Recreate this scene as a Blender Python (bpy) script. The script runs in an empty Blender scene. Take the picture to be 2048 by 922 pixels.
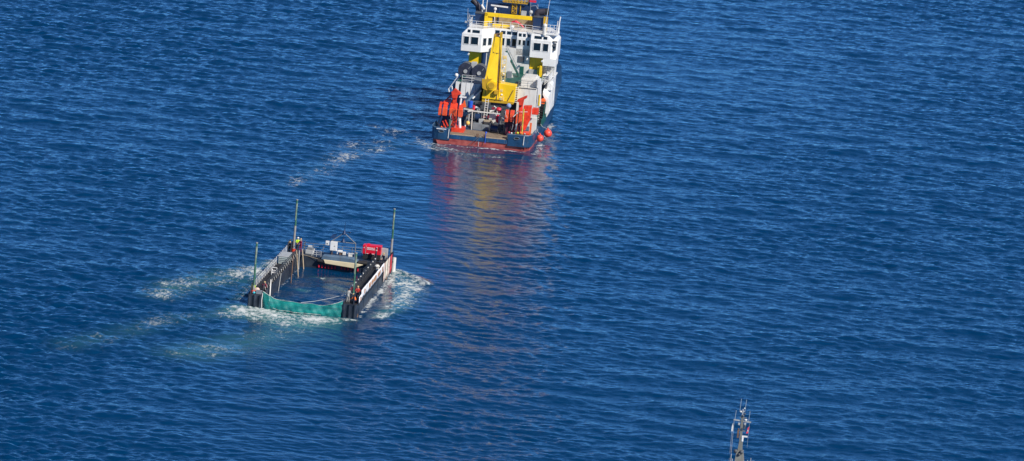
import bpy, bmesh, math, random
import numpy as np
from mathutils import Vector, Matrix
R = math.radians
random.seed(7)
scn = bpy.context.scene
COL = scn.collection

# ------------------------------------------------------------------ camera
CAM_H = 124.0; PITCH = 10.43; ROLL = 4.7
cam_d = bpy.data.cameras.new("camera"); cam = bpy.data.objects.new("camera", cam_d); COL.objects.link(cam)
p, r = R(PITCH), R(ROLL)
fwd = Vector((0, math.cos(p), -math.sin(p))); up0 = Vector((0, math.sin(p), math.cos(p))); rt0 = Vector((1, 0, 0))
up = up0 * math.cos(r) - rt0 * math.sin(r); rt = rt0 * math.cos(r) + up0 * math.sin(r)
m = Matrix((rt, up, -fwd)).transposed().to_4x4(); m.translation = (0, 0, CAM_H)
cam.matrix_world = m
cam_d.sensor_width = 36.0; cam_d.lens = 36.0 * 10000 / 2048
cam_d.clip_start = 1.0; cam_d.clip_end = 20000
scn.camera = cam

# ------------------------------------------------------------------ sky, sun, exposure
SUN_EL = 40.0; SUN_AZ = 134.0           # azimuth clockwise from +Y (the view direction): right and a little behind
w = bpy.data.worlds.new("World"); scn.world = w; w.use_nodes = True
nt = w.node_tree; nt.nodes.clear()
sky = nt.nodes.new("ShaderNodeTexSky"); sky.sky_type = 'NISHITA'; sky.sun_disc = False
sky.sun_elevation = R(SUN_EL); sky.sun_rotation = R(SUN_AZ)
sky.air_density = 0.30; sky.dust_density = 0.0; sky.ozone_density = 10.0; sky.altitude = 100
bg = nt.nodes.new("ShaderNodeBackground"); bg.inputs[1].default_value = 0.15
wo = nt.nodes.new("ShaderNodeOutputWorld")
tint = nt.nodes.new("ShaderNodeMix"); tint.data_type = 'RGBA'; tint.blend_type = 'MULTIPLY'; tint.inputs[0].default_value = 1
tint.inputs[7].default_value = (.70, 1.0, 1.0, 1)      # the photograph's cool white balance, even over the whole sky
nt.links.new(sky.outputs[0], tint.inputs[6]); nt.links.new(tint.outputs[2], bg.inputs[0]); nt.links.new(bg.outputs[0], wo.inputs[0])
sl = bpy.data.lights.new("sun", 'SUN'); sl.energy = 5.0; sl.angle = R(0.53); sl.color = (1.0, 0.95, 0.87)
so = bpy.data.objects.new("sun", sl); COL.objects.link(so)
sd = Vector((math.sin(R(SUN_AZ)) * math.cos(R(SUN_EL)), math.cos(R(SUN_AZ)) * math.cos(R(SUN_EL)), math.sin(R(SUN_EL))))
so.rotation_euler = sd.to_track_quat('Z', 'Y').to_euler(); so.location = (0, 0, 300)
scn.view_settings.view_transform = 'Standard'; scn.view_settings.look = 'None'
scn.view_settings.exposure = 0.12; scn.view_settings.gamma = 1.0

# ------------------------------------------------------------------ materials
MATS = {}
def paint(name, col, rough=0.5, wear=0.12, scale=1.2, metal=0.0, streak=None, spec=0.5):
    """painted or bare surface: uneven tone, optional rust / grime streaks that belong to the thing"""
    if name in MATS: return MATS[name]
    mt = bpy.data.materials.new(name); mt.use_nodes = True; n = mt.node_tree; b = n.nodes["Principled BSDF"]
    tc = n.nodes.new("ShaderNodeTexCoord")
    nz = n.nodes.new("ShaderNodeTexNoise"); nz.inputs["Scale"].default_value = scale; nz.inputs["Detail"].default_value = 5
    n.links.new(tc.outputs["Object"], nz.inputs["Vector"])
    mr = n.nodes.new("ShaderNodeMapRange"); mr.inputs[1].default_value = 0.3; mr.inputs[2].default_value = 0.7
    mr.inputs[3].default_value = 1 - wear; mr.inputs[4].default_value = 1 + wear
    n.links.new(nz.outputs[0], mr.inputs[0])
    mx = n.nodes.new("ShaderNodeMix"); mx.data_type = 'RGBA'; mx.blend_type = 'MULTIPLY'; mx.inputs[0].default_value = 1
    mx.inputs[6].default_value = (*col, 1)
    n.links.new(mr.outputs[0], mx.inputs[7])
    last = mx.outputs[2]
    if streak:
        mp = n.nodes.new("ShaderNodeMapping"); mp.inputs["Scale"].default_value = (2.2, 2.2, 0.35)
        n.links.new(tc.outputs["Object"], mp.inputs[0])
        n2 = n.nodes.new("ShaderNodeTexNoise"); n2.inputs["Scale"].default_value = 1.6; n2.inputs["Detail"].default_value = 6
        n.links.new(mp.outputs[0], n2.inputs["Vector"])
        m2 = n.nodes.new("ShaderNodeMapRange"); m2.inputs[1].default_value = 0.55; m2.inputs[2].default_value = 0.72
        m2.inputs[3].default_value = 0; m2.inputs[4].default_value = streak[3]
        n.links.new(n2.outputs[0], m2.inputs[0])
        m3 = n.nodes.new("ShaderNodeMix"); m3.data_type = 'RGBA'; m3.inputs[7].default_value = (*streak[:3], 1)
        n.links.new(m2.outputs[0], m3.inputs[0]); n.links.new(last, m3.inputs[6]); last = m3.outputs[2]
    n.links.new(last, b.inputs["Base Color"])
    b.inputs["Roughness"].default_value = rough; b.inputs["Metallic"].default_value = metal
    b.inputs["Specular IOR Level"].default_value = spec
    MATS[name] = mt
    return mt

WHITE = paint("white_paint", (.78, .77, .74), .35, .06, .8, streak=(.45, .36, .27, .28))
CREAM = paint("off_white_paint", (.70, .68, .63), .45, .08, .7, streak=(.35, .28, .2, .3))
LGREY = paint("light_grey_paint", (.42, .43, .43), .45, .1, .9, streak=(.22, .2, .18, .3))
GREY = paint("grey_paint", (.2, .22, .24), .5, .15, 1.1, streak=(.1, .08, .06, .4))
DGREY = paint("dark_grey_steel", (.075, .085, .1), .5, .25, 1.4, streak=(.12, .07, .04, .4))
BLUEG = paint("blue_grey_paint", (.10, .16, .23), .45, .15, 1.0, streak=(.09, .08, .07, .4))
NAVY = paint("navy_paint", (.012, .035, .10), .4, .2, 1.0, streak=(.05, .05, .06, .35))
BLACK = paint("black_rubber", (.018, .018, .02), .6, .3, 2.0)
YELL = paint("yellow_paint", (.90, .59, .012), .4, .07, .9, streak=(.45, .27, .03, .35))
RED = paint("red_orange_paint", (.70, .055, .022), .45, .3, 2.2, streak=(.45, .05, .02, .4))
ORNG = paint("orange_paint", (.88, .14, .03), .4, .1, 1.2)
DECKB = paint("black_barge_deck", (.028, .03, .036), .85, .35, 1.5, streak=(.08, .07, .06, .5), spec=.2)
GREEN = paint("green_deck_paint", (.012, .09, .07), .5, .2, 1.5)
BROWN = paint("rust_brown_steel", (.17, .10, .065), .7, .3, 2.0)
TAN = paint("tan_wood_deck", (.23, .175, .125), .75, .22, 1.3, streak=(.10, .075, .06, .6))
WOOD = paint("bleached_wood", (.42, .33, .22), .7, .2, 3)
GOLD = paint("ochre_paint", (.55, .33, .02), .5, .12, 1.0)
BLUE = paint("bright_blue_plastic", (.02, .10, .55), .35, .1, 2)
PINK = paint("pink_red_hose", (.7, .03, .06), .5, .2, 2)
BUOY = paint("red_orange_buoy_rubber", (.85, .085, .055), .4, .2, 2.5, streak=(.45, .06, .04, .5))
JIB = paint("orange_red_jib_paint", (.80, .105, .035), .4, .25, 2.0, streak=(.4, .04, .02, .4))
SKIN = paint("skin", (.55, .33, .24), .6, .05)
BURG = paint("burgundy_cloth", (.22, .015, .045), .8, .2, 4)
HIVIS = paint("yellow_green_hi_vis_cloth", (.50, .80, .03), .7, .15, 4)
CLOTH_O = paint("orange_work_cloth", (.95, .19, .02), .7, .15, 4)
CLOTH_N = paint("dark_navy_cloth", (.012, .018, .045), .8, .2, 4)
CLOTH_G = paint("pale_grey_cloth", (.42, .41, .38), .8, .3, 6)
HAIR = paint("fair_hair", (.55, .38, .18), .7, .2, 8)
POLEG = paint("green_painted_pole", (.045, .15, .095), .5, .3, 2, streak=(.30, .30, .27, .8))
STEEL = paint("weathered_grey_pole_steel", (.30, .29, .27), .5, .2, 2, streak=(.16, .08, .05, .5))
NAVALG = paint("haze_grey_paint", (.20, .20, .175), .5, .12, 1.6, streak=(.14, .12, .10, .4))
SHEET = paint("white_banner_cloth", (.80, .79, .80), .8, .05, 1.2)
PINKC = paint("cream_pink_cloth", (.66, .50, .42), .8, .22, 2.5)
REDC = paint("red_cloth", (.55, .04, .05), .8, .2, 2.5)
GENRED = paint("signal_red_enamel", (.70, .012, .035), .35, .08, 1)
INK = paint("brown_banner_ink", (.36, .20, .12), .8, .3, 3)
INKW = paint("white_lettering", (.85, .82, .82), .6, .02, 1)
def glassmat():
    mt = bpy.data.materials.new("dark_window_glass"); mt.use_nodes = True; b = mt.node_tree.nodes["Principled BSDF"]
    b.inputs["Base Color"].default_value = (.008, .02, .032, 1); b.inputs["Roughness"].default_value = .06
    return mt
GLASS = glassmat()

def hull_mat():
    """navy topsides over red antifouling, parted at a fixed height; scuffs and salt"""
    mt = bpy.data.materials.new("hull_navy_over_red"); mt.use_nodes = True; n = mt.node_tree; b = n.nodes["Principled BSDF"]
    tc = n.nodes.new("ShaderNodeTexCoord"); sp = n.nodes.new("ShaderNodeSeparateXYZ"); n.links.new(tc.outputs["Object"], sp.inputs[0])
    nz = n.nodes.new("ShaderNodeTexNoise"); nz.inputs["Scale"].default_value = 1.1; nz.inputs["Detail"].default_value = 6
    n.links.new(tc.outputs["Object"], nz.inputs["Vector"])
    st = n.nodes.new("ShaderNodeMath"); st.operation = 'GREATER_THAN'; st.inputs[1].default_value = 0.97
    ty = n.nodes.new("ShaderNodeMath"); ty.operation = 'MULTIPLY_ADD'; ty.inputs[1].default_value = .065   # trimmed by the stern: the paint line meets the water further forward
    n.links.new(sp.outputs[1], ty.inputs[0]); n.links.new(sp.outputs[2], ty.inputs[2]); n.links.new(ty.outputs[0], st.inputs[0])
    rr = n.nodes.new("ShaderNodeValToRGB"); e = rr.color_ramp.elements
    e[0].position = .3; e[0].color = (.32, .05, .045, 1); e[1].position = .72; e[1].color = (.58, .15, .12, 1)
    bb = n.nodes.new("ShaderNodeValToRGB"); e = bb.color_ramp.elements
    e[0].position = .3; e[0].color = (.008, .032, .085, 1); e[1].position = .75; e[1].color = (.02, .07, .16, 1)
    n.links.new(nz.outputs[0], rr.inputs[0]); n.links.new(nz.outputs[0], bb.inputs[0])
    mx = n.nodes.new("ShaderNodeMix"); mx.data_type = 'RGBA'
    n.links.new(st.outputs[0], mx.inputs[0]); n.links.new(rr.outputs[0], mx.inputs[6]); n.links.new(bb.outputs[0], mx.inputs[7])
    n.links.new(mx.outputs[2], b.inputs["Base Color"]); b.inputs["Roughness"].default_value = .42
    return mt
HULL = hull_mat()
def barge_mat():
    mt = bpy.data.materials.new("barge_black_paint"); mt.use_nodes = True; n = mt.node_tree; b = n.nodes["Principled BSDF"]
    tc = n.nodes.new("ShaderNodeTexCoord")
    mp = n.nodes.new("ShaderNodeMapping"); mp.inputs["Scale"].default_value = (1, .5, .8); n.links.new(tc.outputs["Object"], mp.inputs[0])
    nz = n.nodes.new("ShaderNodeTexNoise"); nz.inputs["Scale"].default_value = .9; nz.inputs["Detail"].default_value = 8; nz.inputs["Roughness"].default_value = .65
    n.links.new(mp.outputs[0], nz.inputs["Vector"])
    rr = n.nodes.new("ShaderNodeValToRGB"); e = rr.color_ramp.elements
    e[0].position = .35; e[0].color = (.011, .016, .030, 1); e[1].position = .75; e[1].color = (.05, .065, .085, 1)
    n.links.new(nz.outputs[0], rr.inputs[0]); n.links.new(rr.outputs[0], b.inputs["Base Color"]); b.inputs["Roughness"].default_value = .42
    return mt
BARGEM = barge_mat()
def net_mat():
    mt = bpy.data.materials.new("green_netting"); mt.use_nodes = True; n = mt.node_tree; b = n.nodes["Principled BSDF"]
    tc = n.nodes.new("ShaderNodeTexCoord")
    nz = n.nodes.new("ShaderNodeTexNoise"); nz.inputs["Scale"].default_value = 1.2; nz.inputs["Detail"].default_value = 7
    mpn = n.nodes.new("ShaderNodeMapping"); mpn.inputs["Rotation"].default_value = (0, .5, 0); mpn.inputs["Scale"].default_value = (.35, 1, 2.2)
    n.links.new(tc.outputs["Object"], mpn.inputs[0]); n.links.new(mpn.outputs[0], nz.inputs["Vector"])
    rr = n.nodes.new("ShaderNodeValToRGB"); e = rr.color_ramp.elements
    e[0].position = .3; e[0].color = (.0, .12, .125, 1); e[1].position = .72; e[1].color = (.003, .34, .29, 1)
    n.links.new(nz.outputs[0], rr.inputs[0]); n.links.new(rr.outputs[0], b.inputs["Base Color"]); b.inputs["Roughness"].default_value = .6
    n2 = n.nodes.new("ShaderNodeTexNoise"); n2.inputs["Scale"].default_value = 16; n2.inputs["Detail"].default_value = 4; n.links.new(tc.outputs["Object"], n2.inputs["Vector"])
    mr = n.nodes.new("ShaderNodeMapRange"); mr.inputs[1].default_value = .35; mr.inputs[2].default_value = .65; mr.inputs[3].default_value = .35; mr.inputs[4].default_value = .95
    n.links.new(n2.outputs[0], mr.inputs[0]); n.links.new(mr.outputs[0], b.inputs["Alpha"])
    return mt
NETM = net_mat()

# ------------------------------------------------------------------ mesh helpers
class MB:
    def __init__(s): s.v = []; s.f = []
    def poly(s, pts, faces):
        o = len(s.v); s.v += [tuple(q) for q in pts]; s.f += [tuple(i + o for i in f) for f in faces]; return s
    def box(s, x0, x1, y0, y1, z0, z1):
        x0, x1 = min(x0, x1), max(x0, x1); y0, y1 = min(y0, y1), max(y0, y1); z0, z1 = min(z0, z1), max(z0, z1)
        return s.poly([(x0,y0,z0),(x1,y0,z0),(x1,y1,z0),(x0,y1,z0),(x0,y0,z1),(x1,y0,z1),(x1,y1,z1),(x0,y1,z1)],
                      [(0,3,2,1),(4,5,6,7),(0,1,5,4),(1,2,6,5),(2,3,7,6),(3,0,4,7)])
    def beam(s, a, b, wx, wz=None):
        a, b = Vector(a), Vector(b); d = (b - a).normalized(); wz = wz or wx
        h = Vector((0, 0, 1)) if abs(d.z) < .9 else Vector((0, 1, 0))
        sx = d.cross(h).normalized() * wx / 2; sz = d.cross(sx).normalized() * wz / 2
        pts = [q + i * sx + j * sz for q in (a, b) for i, j in ((-1,-1),(1,-1),(1,1),(-1,1))]
        return s.poly(pts, [(0,1,2,3),(7,6,5,4),(0,4,5,1),(1,5,6,2),(2,6,7,3),(3,7,4,0)])
    def tube(s, a, b, r0, r1=None, n=10):
        a, b = Vector(a), Vector(b); r1 = r0 if r1 is None else r1; d = (b - a).normalized()
        h = Vector((0, 0, 1)) if abs(d.z) < .9 else Vector((1, 0, 0))
        u = d.cross(h).normalized(); v = d.cross(u).normalized(); pts = []
        for q, rr in ((a, r0), (b, r1)):
            for i in range(n):
                t = 2 * math.pi * i / n; pts.append(q + (u * math.cos(t) + v * math.sin(t)) * rr)
        return s.poly(pts, [tuple(range(n - 1, -1, -1)), tuple(range(n, 2 * n))] + [(i, (i + 1) % n, n + (i + 1) % n, n + i) for i in range(n)])
    def path(s, pts, r, n=6):
        for a, b in zip(pts, pts[1:]): s.tube(a, b, r, r, n)
        return s
    def ball(s, c, r, nu=14, nv=9, sz=1.0):
        pts = [(c[0], c[1], c[2] - r * sz)]
        for j in range(1, nv):
            t = math.pi * j / nv - math.pi / 2
            for i in range(nu):
                q = 2 * math.pi * i / nu; pts.append((c[0] + r * math.cos(t) * math.cos(q), c[1] + r * math.cos(t) * math.sin(q), c[2] + r * sz * math.sin(t)))
        pts.append((c[0], c[1], c[2] + r * sz)); top = len(pts) - 1; fs = []
        for i in range(nu):
            k = (i + 1) % nu; fs.append((0, 1 + k, 1 + i)); fs.append((top, 1 + (nv - 2) * nu + i, 1 + (nv - 2) * nu + k))
            for j in range(nv - 2): a = 1 + j * nu; fs.append((a + i, a + k, a + nu + k, a + nu + i))
        return s.poly(pts, fs)
    def prism(s, pts, axis, a0, a1):
        """polygon given in the two other axes, extruded along axis"""
        def mk(q, a): return {'x': (a, q[0], q[1]), 'y': (q[0], a, q[1]), 'z': (q[0], q[1], a)}[axis]
        n = len(pts)
        return s.poly([mk(q, a0) for q in pts] + [mk(q, a1) for q in pts],
                      [tuple(range(n)), tuple(range(2 * n - 1, n - 1, -1))] + [(i, n + i, n + (i + 1) % n, (i + 1) % n) for i in range(n)])
    def build(s, name, mat, parent=None, bevel=0.0, smooth=False):
        me = bpy.data.meshes.new(name); me.from_pydata(s.v, [], s.f)
        bm = bmesh.new(); bm.from_mesh(me); bmesh.ops.recalc_face_normals(bm, faces=bm.faces); bm.to_mesh(me); bm.free()
        me.materials.append(mat)
        if smooth:
            me.polygons.foreach_set("use_smooth", [True] * len(me.polygons))
        o = bpy.data.objects.new(name, me); COL.objects.link(o)
        if parent: o.parent = parent
        if bevel:
            b = o.modifiers.new("bevel", 'BEVEL'); b.width = bevel; b.segments = 2; b.limit_method = 'ANGLE'
        return o
def tag(o, label=None, cat=None, group=None, kind=None):
    if label: o['label'] = label
    if cat: o['category'] = cat
    if group: o['group'] = group
    if kind: o['kind'] = kind
    return o
def empty(name, loc=(0, 0, 0), rz=0, label=None, cat=None, group=None):
    o = bpy.data.objects.new(name, None); COL.objects.link(o); o.location = loc; o.rotation_euler = (0, 0, rz)
    o.empty_display_size = .5
    return tag(o, label, cat, group)
def box(name, mat, par, *b, bevel=0.02): return MB().box(*b).build(name, mat, par, bevel)
def part_copy(o, parent, loc):
    c = o.copy(); COL.objects.link(c); c.parent = parent; c.location = loc; return c
def railing(mb, pts, h=1.0, step=1.5, bars=3, r=.03):
    for a, b in zip(pts, pts[1:]):
        a, b = Vector(a), Vector(b); L = (b - a).length; n = max(1, round(L / step))
        for i in range(n + 1):
            q = a.lerp(b, i / n); mb.tube(q, q + Vector((0, 0, h)), r * 1.2, n=6)
        for k in range(bars):
            z = Vector((0, 0, h * (k + 1) / bars)); mb.tube(a + z, b + z, r, n=6)

# frames of the vessels
SHIP_O = Vector((-5.61, 740.25, 0)); SHIP_H = R(-5.3)
BARGE_O = Vector((-25.14, 606.16, 0)); BARGE_H = R(-6.0)
def frame(o, h): return Matrix.Translation(o) @ Matrix.Rotation(h, 4, 'Z')
SF = frame(SHIP_O, SHIP_H); BF = frame(BARGE_O, BARGE_H)

# ------------------------------------------------------------------ the sea: wind waves on one sheet out to the horizon
def wave_tile(n, size, lp, spread, ang, seed, small=None):
    rs = np.random.RandomState(seed)
    k1 = 2 * np.pi * np.fft.fftfreq(n, size / n); kx, ky = np.meshgrid(k1, k1, indexing='xy')
    k = np.hypot(kx, ky); k[0, 0] = 1e-6
    L = lp / (2 * np.pi)
    P = np.exp(-1 / (k * L) ** 2 * 1.2) / k ** 4
    c = (kx * math.cos(ang) + ky * math.sin(ang)) / k
    P *= (np.abs(c) ** spread + .03)
    P *= np.exp(-(k * (small or size / n * 1.2) / 3.0) ** 2)
    P[0, 0] = 0
    h = (rs.randn(n, n) + 1j * rs.randn(n, n)) * np.sqrt(P)
    H = np.fft.ifft2(h).real; Hf = np.fft.fft2(H)
    DX = np.fft.ifft2(-1j * kx / k * Hf).real; DY = np.fft.ifft2(-1j * ky / k * Hf).real
    SX = np.fft.ifft2(1j * kx * Hf).real; SY = np.fft.ifft2(1j * ky * Hf).real
    rms = math.sqrt((SX ** 2 + SY ** 2).mean())
    return [a / rms for a in (H, DX, DY)]
def sample(T, size, x, y):
    n = T.shape[0]; fx = (x / size * n) % n; fy = (y / size * n) % n
    i = np.floor(fx).astype(int) % n; j = np.floor(fy).astype(int) % n; a = fx - np.floor(fx); b = fy - np.floor(fy)
    i1 = (i + 1) % n; j1 = (j + 1) % n
    return T[j, i] * (1 - a) * (1 - b) + T[j, i1] * a * (1 - b) + T[j1, i] * (1 - a) * b + T[j1, i1] * a * b
def gauss_path(X, Y, pts, wid, lo=0.0):
    """soft mask round a polyline in world metres; wid = radii at its points"""
    out = np.zeros_like(X)
    for (a, b, wa, wb) in zip(pts, pts[1:], wid, wid[1:]):
        ax, ay = a; bx, by = b; dx, dy = bx - ax, by - ay
        t = np.clip(((X - ax) * dx + (Y - ay) * dy) / (dx * dx + dy * dy), 0, 1)
        d = np.hypot(X - ax - t * dx, Y - ay - t * dy); ww = wa + (wb - wa) * t
        out = np.maximum(out, np.exp(-(d / ww) ** 2))
    return out
def build_sea():
    ys = [505.0]
    while ys[-1] < 985: ys.append(ys[-1] + ys[-1] ** 2 * 1.72e-6 * .52)
    lo = []; y, d = 505.0, .4
    while y > 40: d *= 1.25; y -= d; lo.append(y)
    hi = []; y, d = ys[-1], .8
    while y < 16000: d *= 1.22; y += d; hi.append(y)
    ys = np.array(lo[::-1] + ys + hi)
    us = np.linspace(-.118, .118, 620); du = us[1] - us[0]; side = []; u, d = .118, du
    while u < 6: d *= 1.28; u += d; side.append(u)
    side = np.array(side); us = np.concatenate([-side[::-1], us, side])
    U, Y = np.meshgrid(us, ys); X = U * Y
    wdir = math.atan2(.95, .30)
    A = wave_tile(1024, 211.0, 3.3, 1.3, wdir, 3)
    B = wave_tile(512, 337.0, 10.0, 3, wdir + .2, 5, small=3.0)
    ca, sa = math.cos(.13), math.sin(.13)
    XA, YA = X * ca - Y * sa, X * sa + Y * ca
    gust = .92 + .16 * np.sin(X * .013 + Y * .004 + 2.4) + .22 * np.sin(X * .031 + 1.3 * np.sin(Y * .011)) * np.sin(Y * .019 + .9)   # wind lanes: a bit livelier here, calmer there
    LF = wave_tile(256, 900.0, 70.0, 0, 0, 12)[0]; LF = LF / LF.std()
    gust = gust * (1 + .15 * np.clip(sample(LF, 900, X + 40, Y), -1.8, 1.8))
    gust = gust * (1 + .18 * np.tanh(-(X + 15) / 30))
    # masks in the barge's and the ship's own frames
    def local(o, h):
        c, s = math.cos(h), math.sin(h); dx, dy = X - o.x, Y - o.y
        return dx * c + dy * s, -dx * s + dy * c
    bx, by = local(BARGE_O, BARGE_H); sx, sy = local(SHIP_O, SHIP_H)
    inside = (1 / (1 + np.exp((np.abs(bx) - 5.6) * 3))) / (1 + np.exp(-(by + .5) * 3)) / (1 + np.exp((by - 30) * 3))
    slick = gauss_path(X, Y, [(SHIP_O.x - 1, SHIP_O.y - 6), (-8, 690), (-12, 655), (-14, 620)], [13, 14, 12, 9])
    slick2 = gauss_path(X, Y, [(-26, 600), (-29, 575), (-26, 545), (-20, 520)], [8, 10, 13, 14])
    lane = np.exp(-((X - Y * .004 - 6) / 48) ** 2)
    calm = 1 - .26 * lane - .50 * slick - .3 * gauss_path(sx, sy, [(-7, -5), (-15, -16), (-19, -32), (-22, -60)], [3, 5, 6, 7]) - .42 * slick2 - .05 * inside
    SA, SB = .27, .055
    near = np.clip(1 - (Y - 1100) / 2500, 0, 1) * np.clip((Y - 150) / 200, 0, 1) * np.clip(1 - (np.abs(U) - .16) / .2, 0, 1)
    aA = SA * gust * calm * near; aB = SB * calm * near
    Z = sample(A[0], 211, XA, YA) * aA + sample(B[0], 337, X, Y) * aB
    ch = .9
    DXa, DYa = sample(A[1], 211, XA, YA), sample(A[2], 211, XA, YA)
    DX = (DXa * ca + DYa * sa) * aA + sample(B[1], 337, X, Y) * aB
    DY = (-DXa * sa + DYa * ca) * aA + sample(B[2], 337, X, Y) * aB
    # wash thrown up by the barge
    wash_l = gauss_path(bx, by, [(-7.6, 31), (-9, 26), (-12.5, 18), (-17, 8), (-18, 1)], [1.6, 2.6, 3.6, 3.4, 2.2])
    wash_l2 = gauss_path(bx, by, [(-8.5, 29), (-8.2, 14), (-8.6, 4)], [1.6, 1.7, 1.0])
    wash_r = gauss_path(bx, by, [(7.2, 31), (9, 27), (10.3, 20), (10.8, 10), (9.4, 2)], [1.3, 2.0, 2.0, 1.7, 1.0])
    crest_r = gauss_path(bx, by, [(7.2, 32.2), (9.8, 29.5), (12.3, 25.5)], [.8, .9, .6])
    hug_r = gauss_path(bx, by, [(7.2, 30), (7.25, 12), (7.1, 1)], [.7, .5, .3])
    hug_i = gauss_path(bx, by, [(-4.9, 27), (-4.8, 4)], [.3, .3]) 
    stern = gauss_path(bx, by, [(-8, -1.5), (-5, -1.9), (0, -2.2), (4, -1.9), (6.5, -1.2)], [1.3, 1.9, 2.0, 1.7, .8])
    churn = gauss_path(bx, by, [(-6.5, -4), (-1, -5), (4, -4)], [3.0, 4.0, 2.0])
    trail = gauss_path(bx, by, [(-6, -4), (-13, -10), (-17, -20), (-22, -32)], [2.0, 2.4, 2.6, 2.6])
    trail2 = gauss_path(bx, by, [(2, -8), (-2, -18), (-8, -30)], [3.2, 4.0, 4.0])
    pale = gauss_path(bx, by, [(-2.2, 23.5), (-.9, 23)], [.5, .6]) + gauss_path(bx, by, [(-2.6, 14), (-1.5, 13.6)], [.5, .6]) \
        + gauss_path(bx, by, [(-3.6, 6.6), (-2.9, 6.2)], [.5, .6]) + .7 * gauss_path(bx, by, [(1.2, 18), (3.4, 16)], [1.2, 1.0])
    under = gauss_path(sx, sy, [(-7, -.6), (0, -.7), (6.5, -.6)], [.5, .5, .4])
    sternw = gauss_path(sx, sy, [(-8, -1), (-6, -4), (-2, -7), (3, -7)], [2.2, 3.0, 2.4, 1.6])
    port = gauss_path(sx, sy, [(-9, 3), (-13, 7), (-17, 9.5)], [1.6, 2.4, 1.4])
    port2 = gauss_path(sx, sy, [(-12, -4), (-17, -16), (-19.5, -30), (-22, -48)], [2.6, 3.2, 2.6, 1.8])
    port3 = gauss_path(sx, sy, [(-13, 4), (-19, -10)], [2.2, 2.6])
    side_r = gauss_path(sx, sy, [(7.9, 30), (8.1, 6), (8.6, -2)], [.5, .6, 1.2])
    foam = np.clip(.55 * wash_l + .4 * wash_l2 + .88 * wash_r + .9 * crest_r + .75 * hug_r + .4 * hug_i + .95 * stern + .60 * churn + .22 * trail + .25 * trail2
                   + .95 * under + .5 * sternw + .36 * port + .38 * port2 + .25 * port3 + .55 * side_r + .5 * pale, 0, 1)
    milk = np.clip(.5 * wash_l + .35 * wash_l2 + .8 * wash_r + 1.0 * stern + .98 * churn + .25 * trail + .55 * trail2 + .12 * port2 + .6 * pale + .02 * inside + .2 * sternw, 0, 1)
    rs = np.random.RandomState(4); N = wave_tile(512, 61.0, 1.6, 0, 0, 9, small=.35)[0]
    bump = sample(N, 61, X, Y)
    Z = Z + .32 * crest_r + .12 * wash_r + .10 * wash_l + .16 * stern + bump * (foam * .07)
    Z = Z - .25 * np.exp(-((bx - 0) ** 2 / 60 + (by + 1.2) ** 2 / 1.5))
    Xf = X + DX * ch; Yf = Y + DY * ch
    ny, nx = X.shape
    co = np.empty((ny * nx, 3), np.float32); co[:, 0] = Xf.ravel(); co[:, 1] = Yf.ravel(); co[:, 2] = Z.ravel()
    i = np.arange(ny - 1)[:, None] * nx + np.arange(nx - 1)[None, :]
    q = np.stack([i, i + 1, i + nx + 1, i + nx], -1).reshape(-1, 4).astype(np.int32)
    me = bpy.data.meshes.new("sea_water")
    me.vertices.add(len(co)); me.vertices.foreach_set("co", co.ravel())
    me.loops.add(q.size); me.loops.foreach_set("vertex_index", q.ravel())
    me.polygons.add(len(q)); me.polygons.foreach_set("loop_start", np.arange(0, q.size, 4, dtype=np.int32))
    me.polygons.foreach_set("loop_total", np.full(len(q), 4, np.int32))
    me.polygons.foreach_set("use_smooth", np.ones(len(q), bool))
    me.update(calc_edges=True)
    for nm, arr in (("foam", foam), ("milk", milk), ("calm", calm)):
        at = me.attributes.new(nm, 'FLOAT', 'POINT'); at.data.foreach_set("value", arr.ravel().astype(np.float32))
    o = bpy.data.objects.new("sea_water", me); COL.objects.link(o); tag(o, kind='structure')
    # water: deep body colour, mirror surface broken by ripples, foam lying on top
    mt = bpy.data.materials.new("sea_water"); mt.use_nodes = True; n = mt.node_tree; b = n.nodes["Principled BSDF"]; L = n.links.new
    me.materials.append(mt)
    geo = n.nodes.new("ShaderNodeNewGeometry")
    def noise(scale, detail, sx=1, sy=1, rot=0, rough=.6):
        mp = n.nodes.new("ShaderNodeMapping"); mp.inputs["Rotation"].default_value = (0, 0, rot); mp.inputs["Scale"].default_value = (sx, sy, 1)
        L(geo.outputs["Position"], mp.inputs[0])
        z = n.nodes.new("ShaderNodeTexNoise"); z.inputs["Scale"].default_value = scale; z.inputs["Detail"].default_value = detail; z.inputs["Roughness"].default_value = rough
        L(mp.outputs[0], z.inputs["Vector"]); return z.outputs[0]
    def math_(op, a, c, clamp=False):
        z = n.nodes.new("ShaderNodeMath"); z.operation = op; z.use_clamp = clamp
        for k, q_ in enumerate((a, c)):
            if isinstance(q_, (int, float)): z.inputs[k].default_value = q_
            else: L(q_, z.inputs[k])
        return z.outputs[0]
    af = n.nodes.new("ShaderNodeAttribute"); af.attribute_name = "foam"; am = n.nodes.new("ShaderNodeAttribute"); am.attribute_name = "milk"
    ac = n.nodes.new('ShaderNodeAttribute'); ac.attribute_name = 'calm'
    rip = math_('ADD', math_('MULTIPLY', noise(.9, 5, .55, 1.0, R(-30)), .7), math_('MULTIPLY', noise(3.2, 3, .6, 1.0, R(-20)), .25))
    bp = n.nodes.new("ShaderNodeBump"); bp.inputs["Strength"].default_value = 1.0; bp.inputs["Distance"].default_value = WATER_BUMP
    rip = math_("MULTIPLY", rip, ac.outputs["Fac"]); L(rip, bp.inputs["Height"]); L(bp.outputs[0], b.inputs["Normal"])
    f1 = noise(2.2, 9, .8, .5, R(-10), .78); f2 = noise(.28, 4, .9, .6, 0, .6)
    f = math_('ADD', math_('MULTIPLY', math_('SUBTRACT', f1, .5), 2.8), math_('MULTIPLY', math_('SUBTRACT', f2, .5), 1.5))
    f = math_('ADD', f, math_('MULTIPLY', af.outputs["Fac"], .55))
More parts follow.
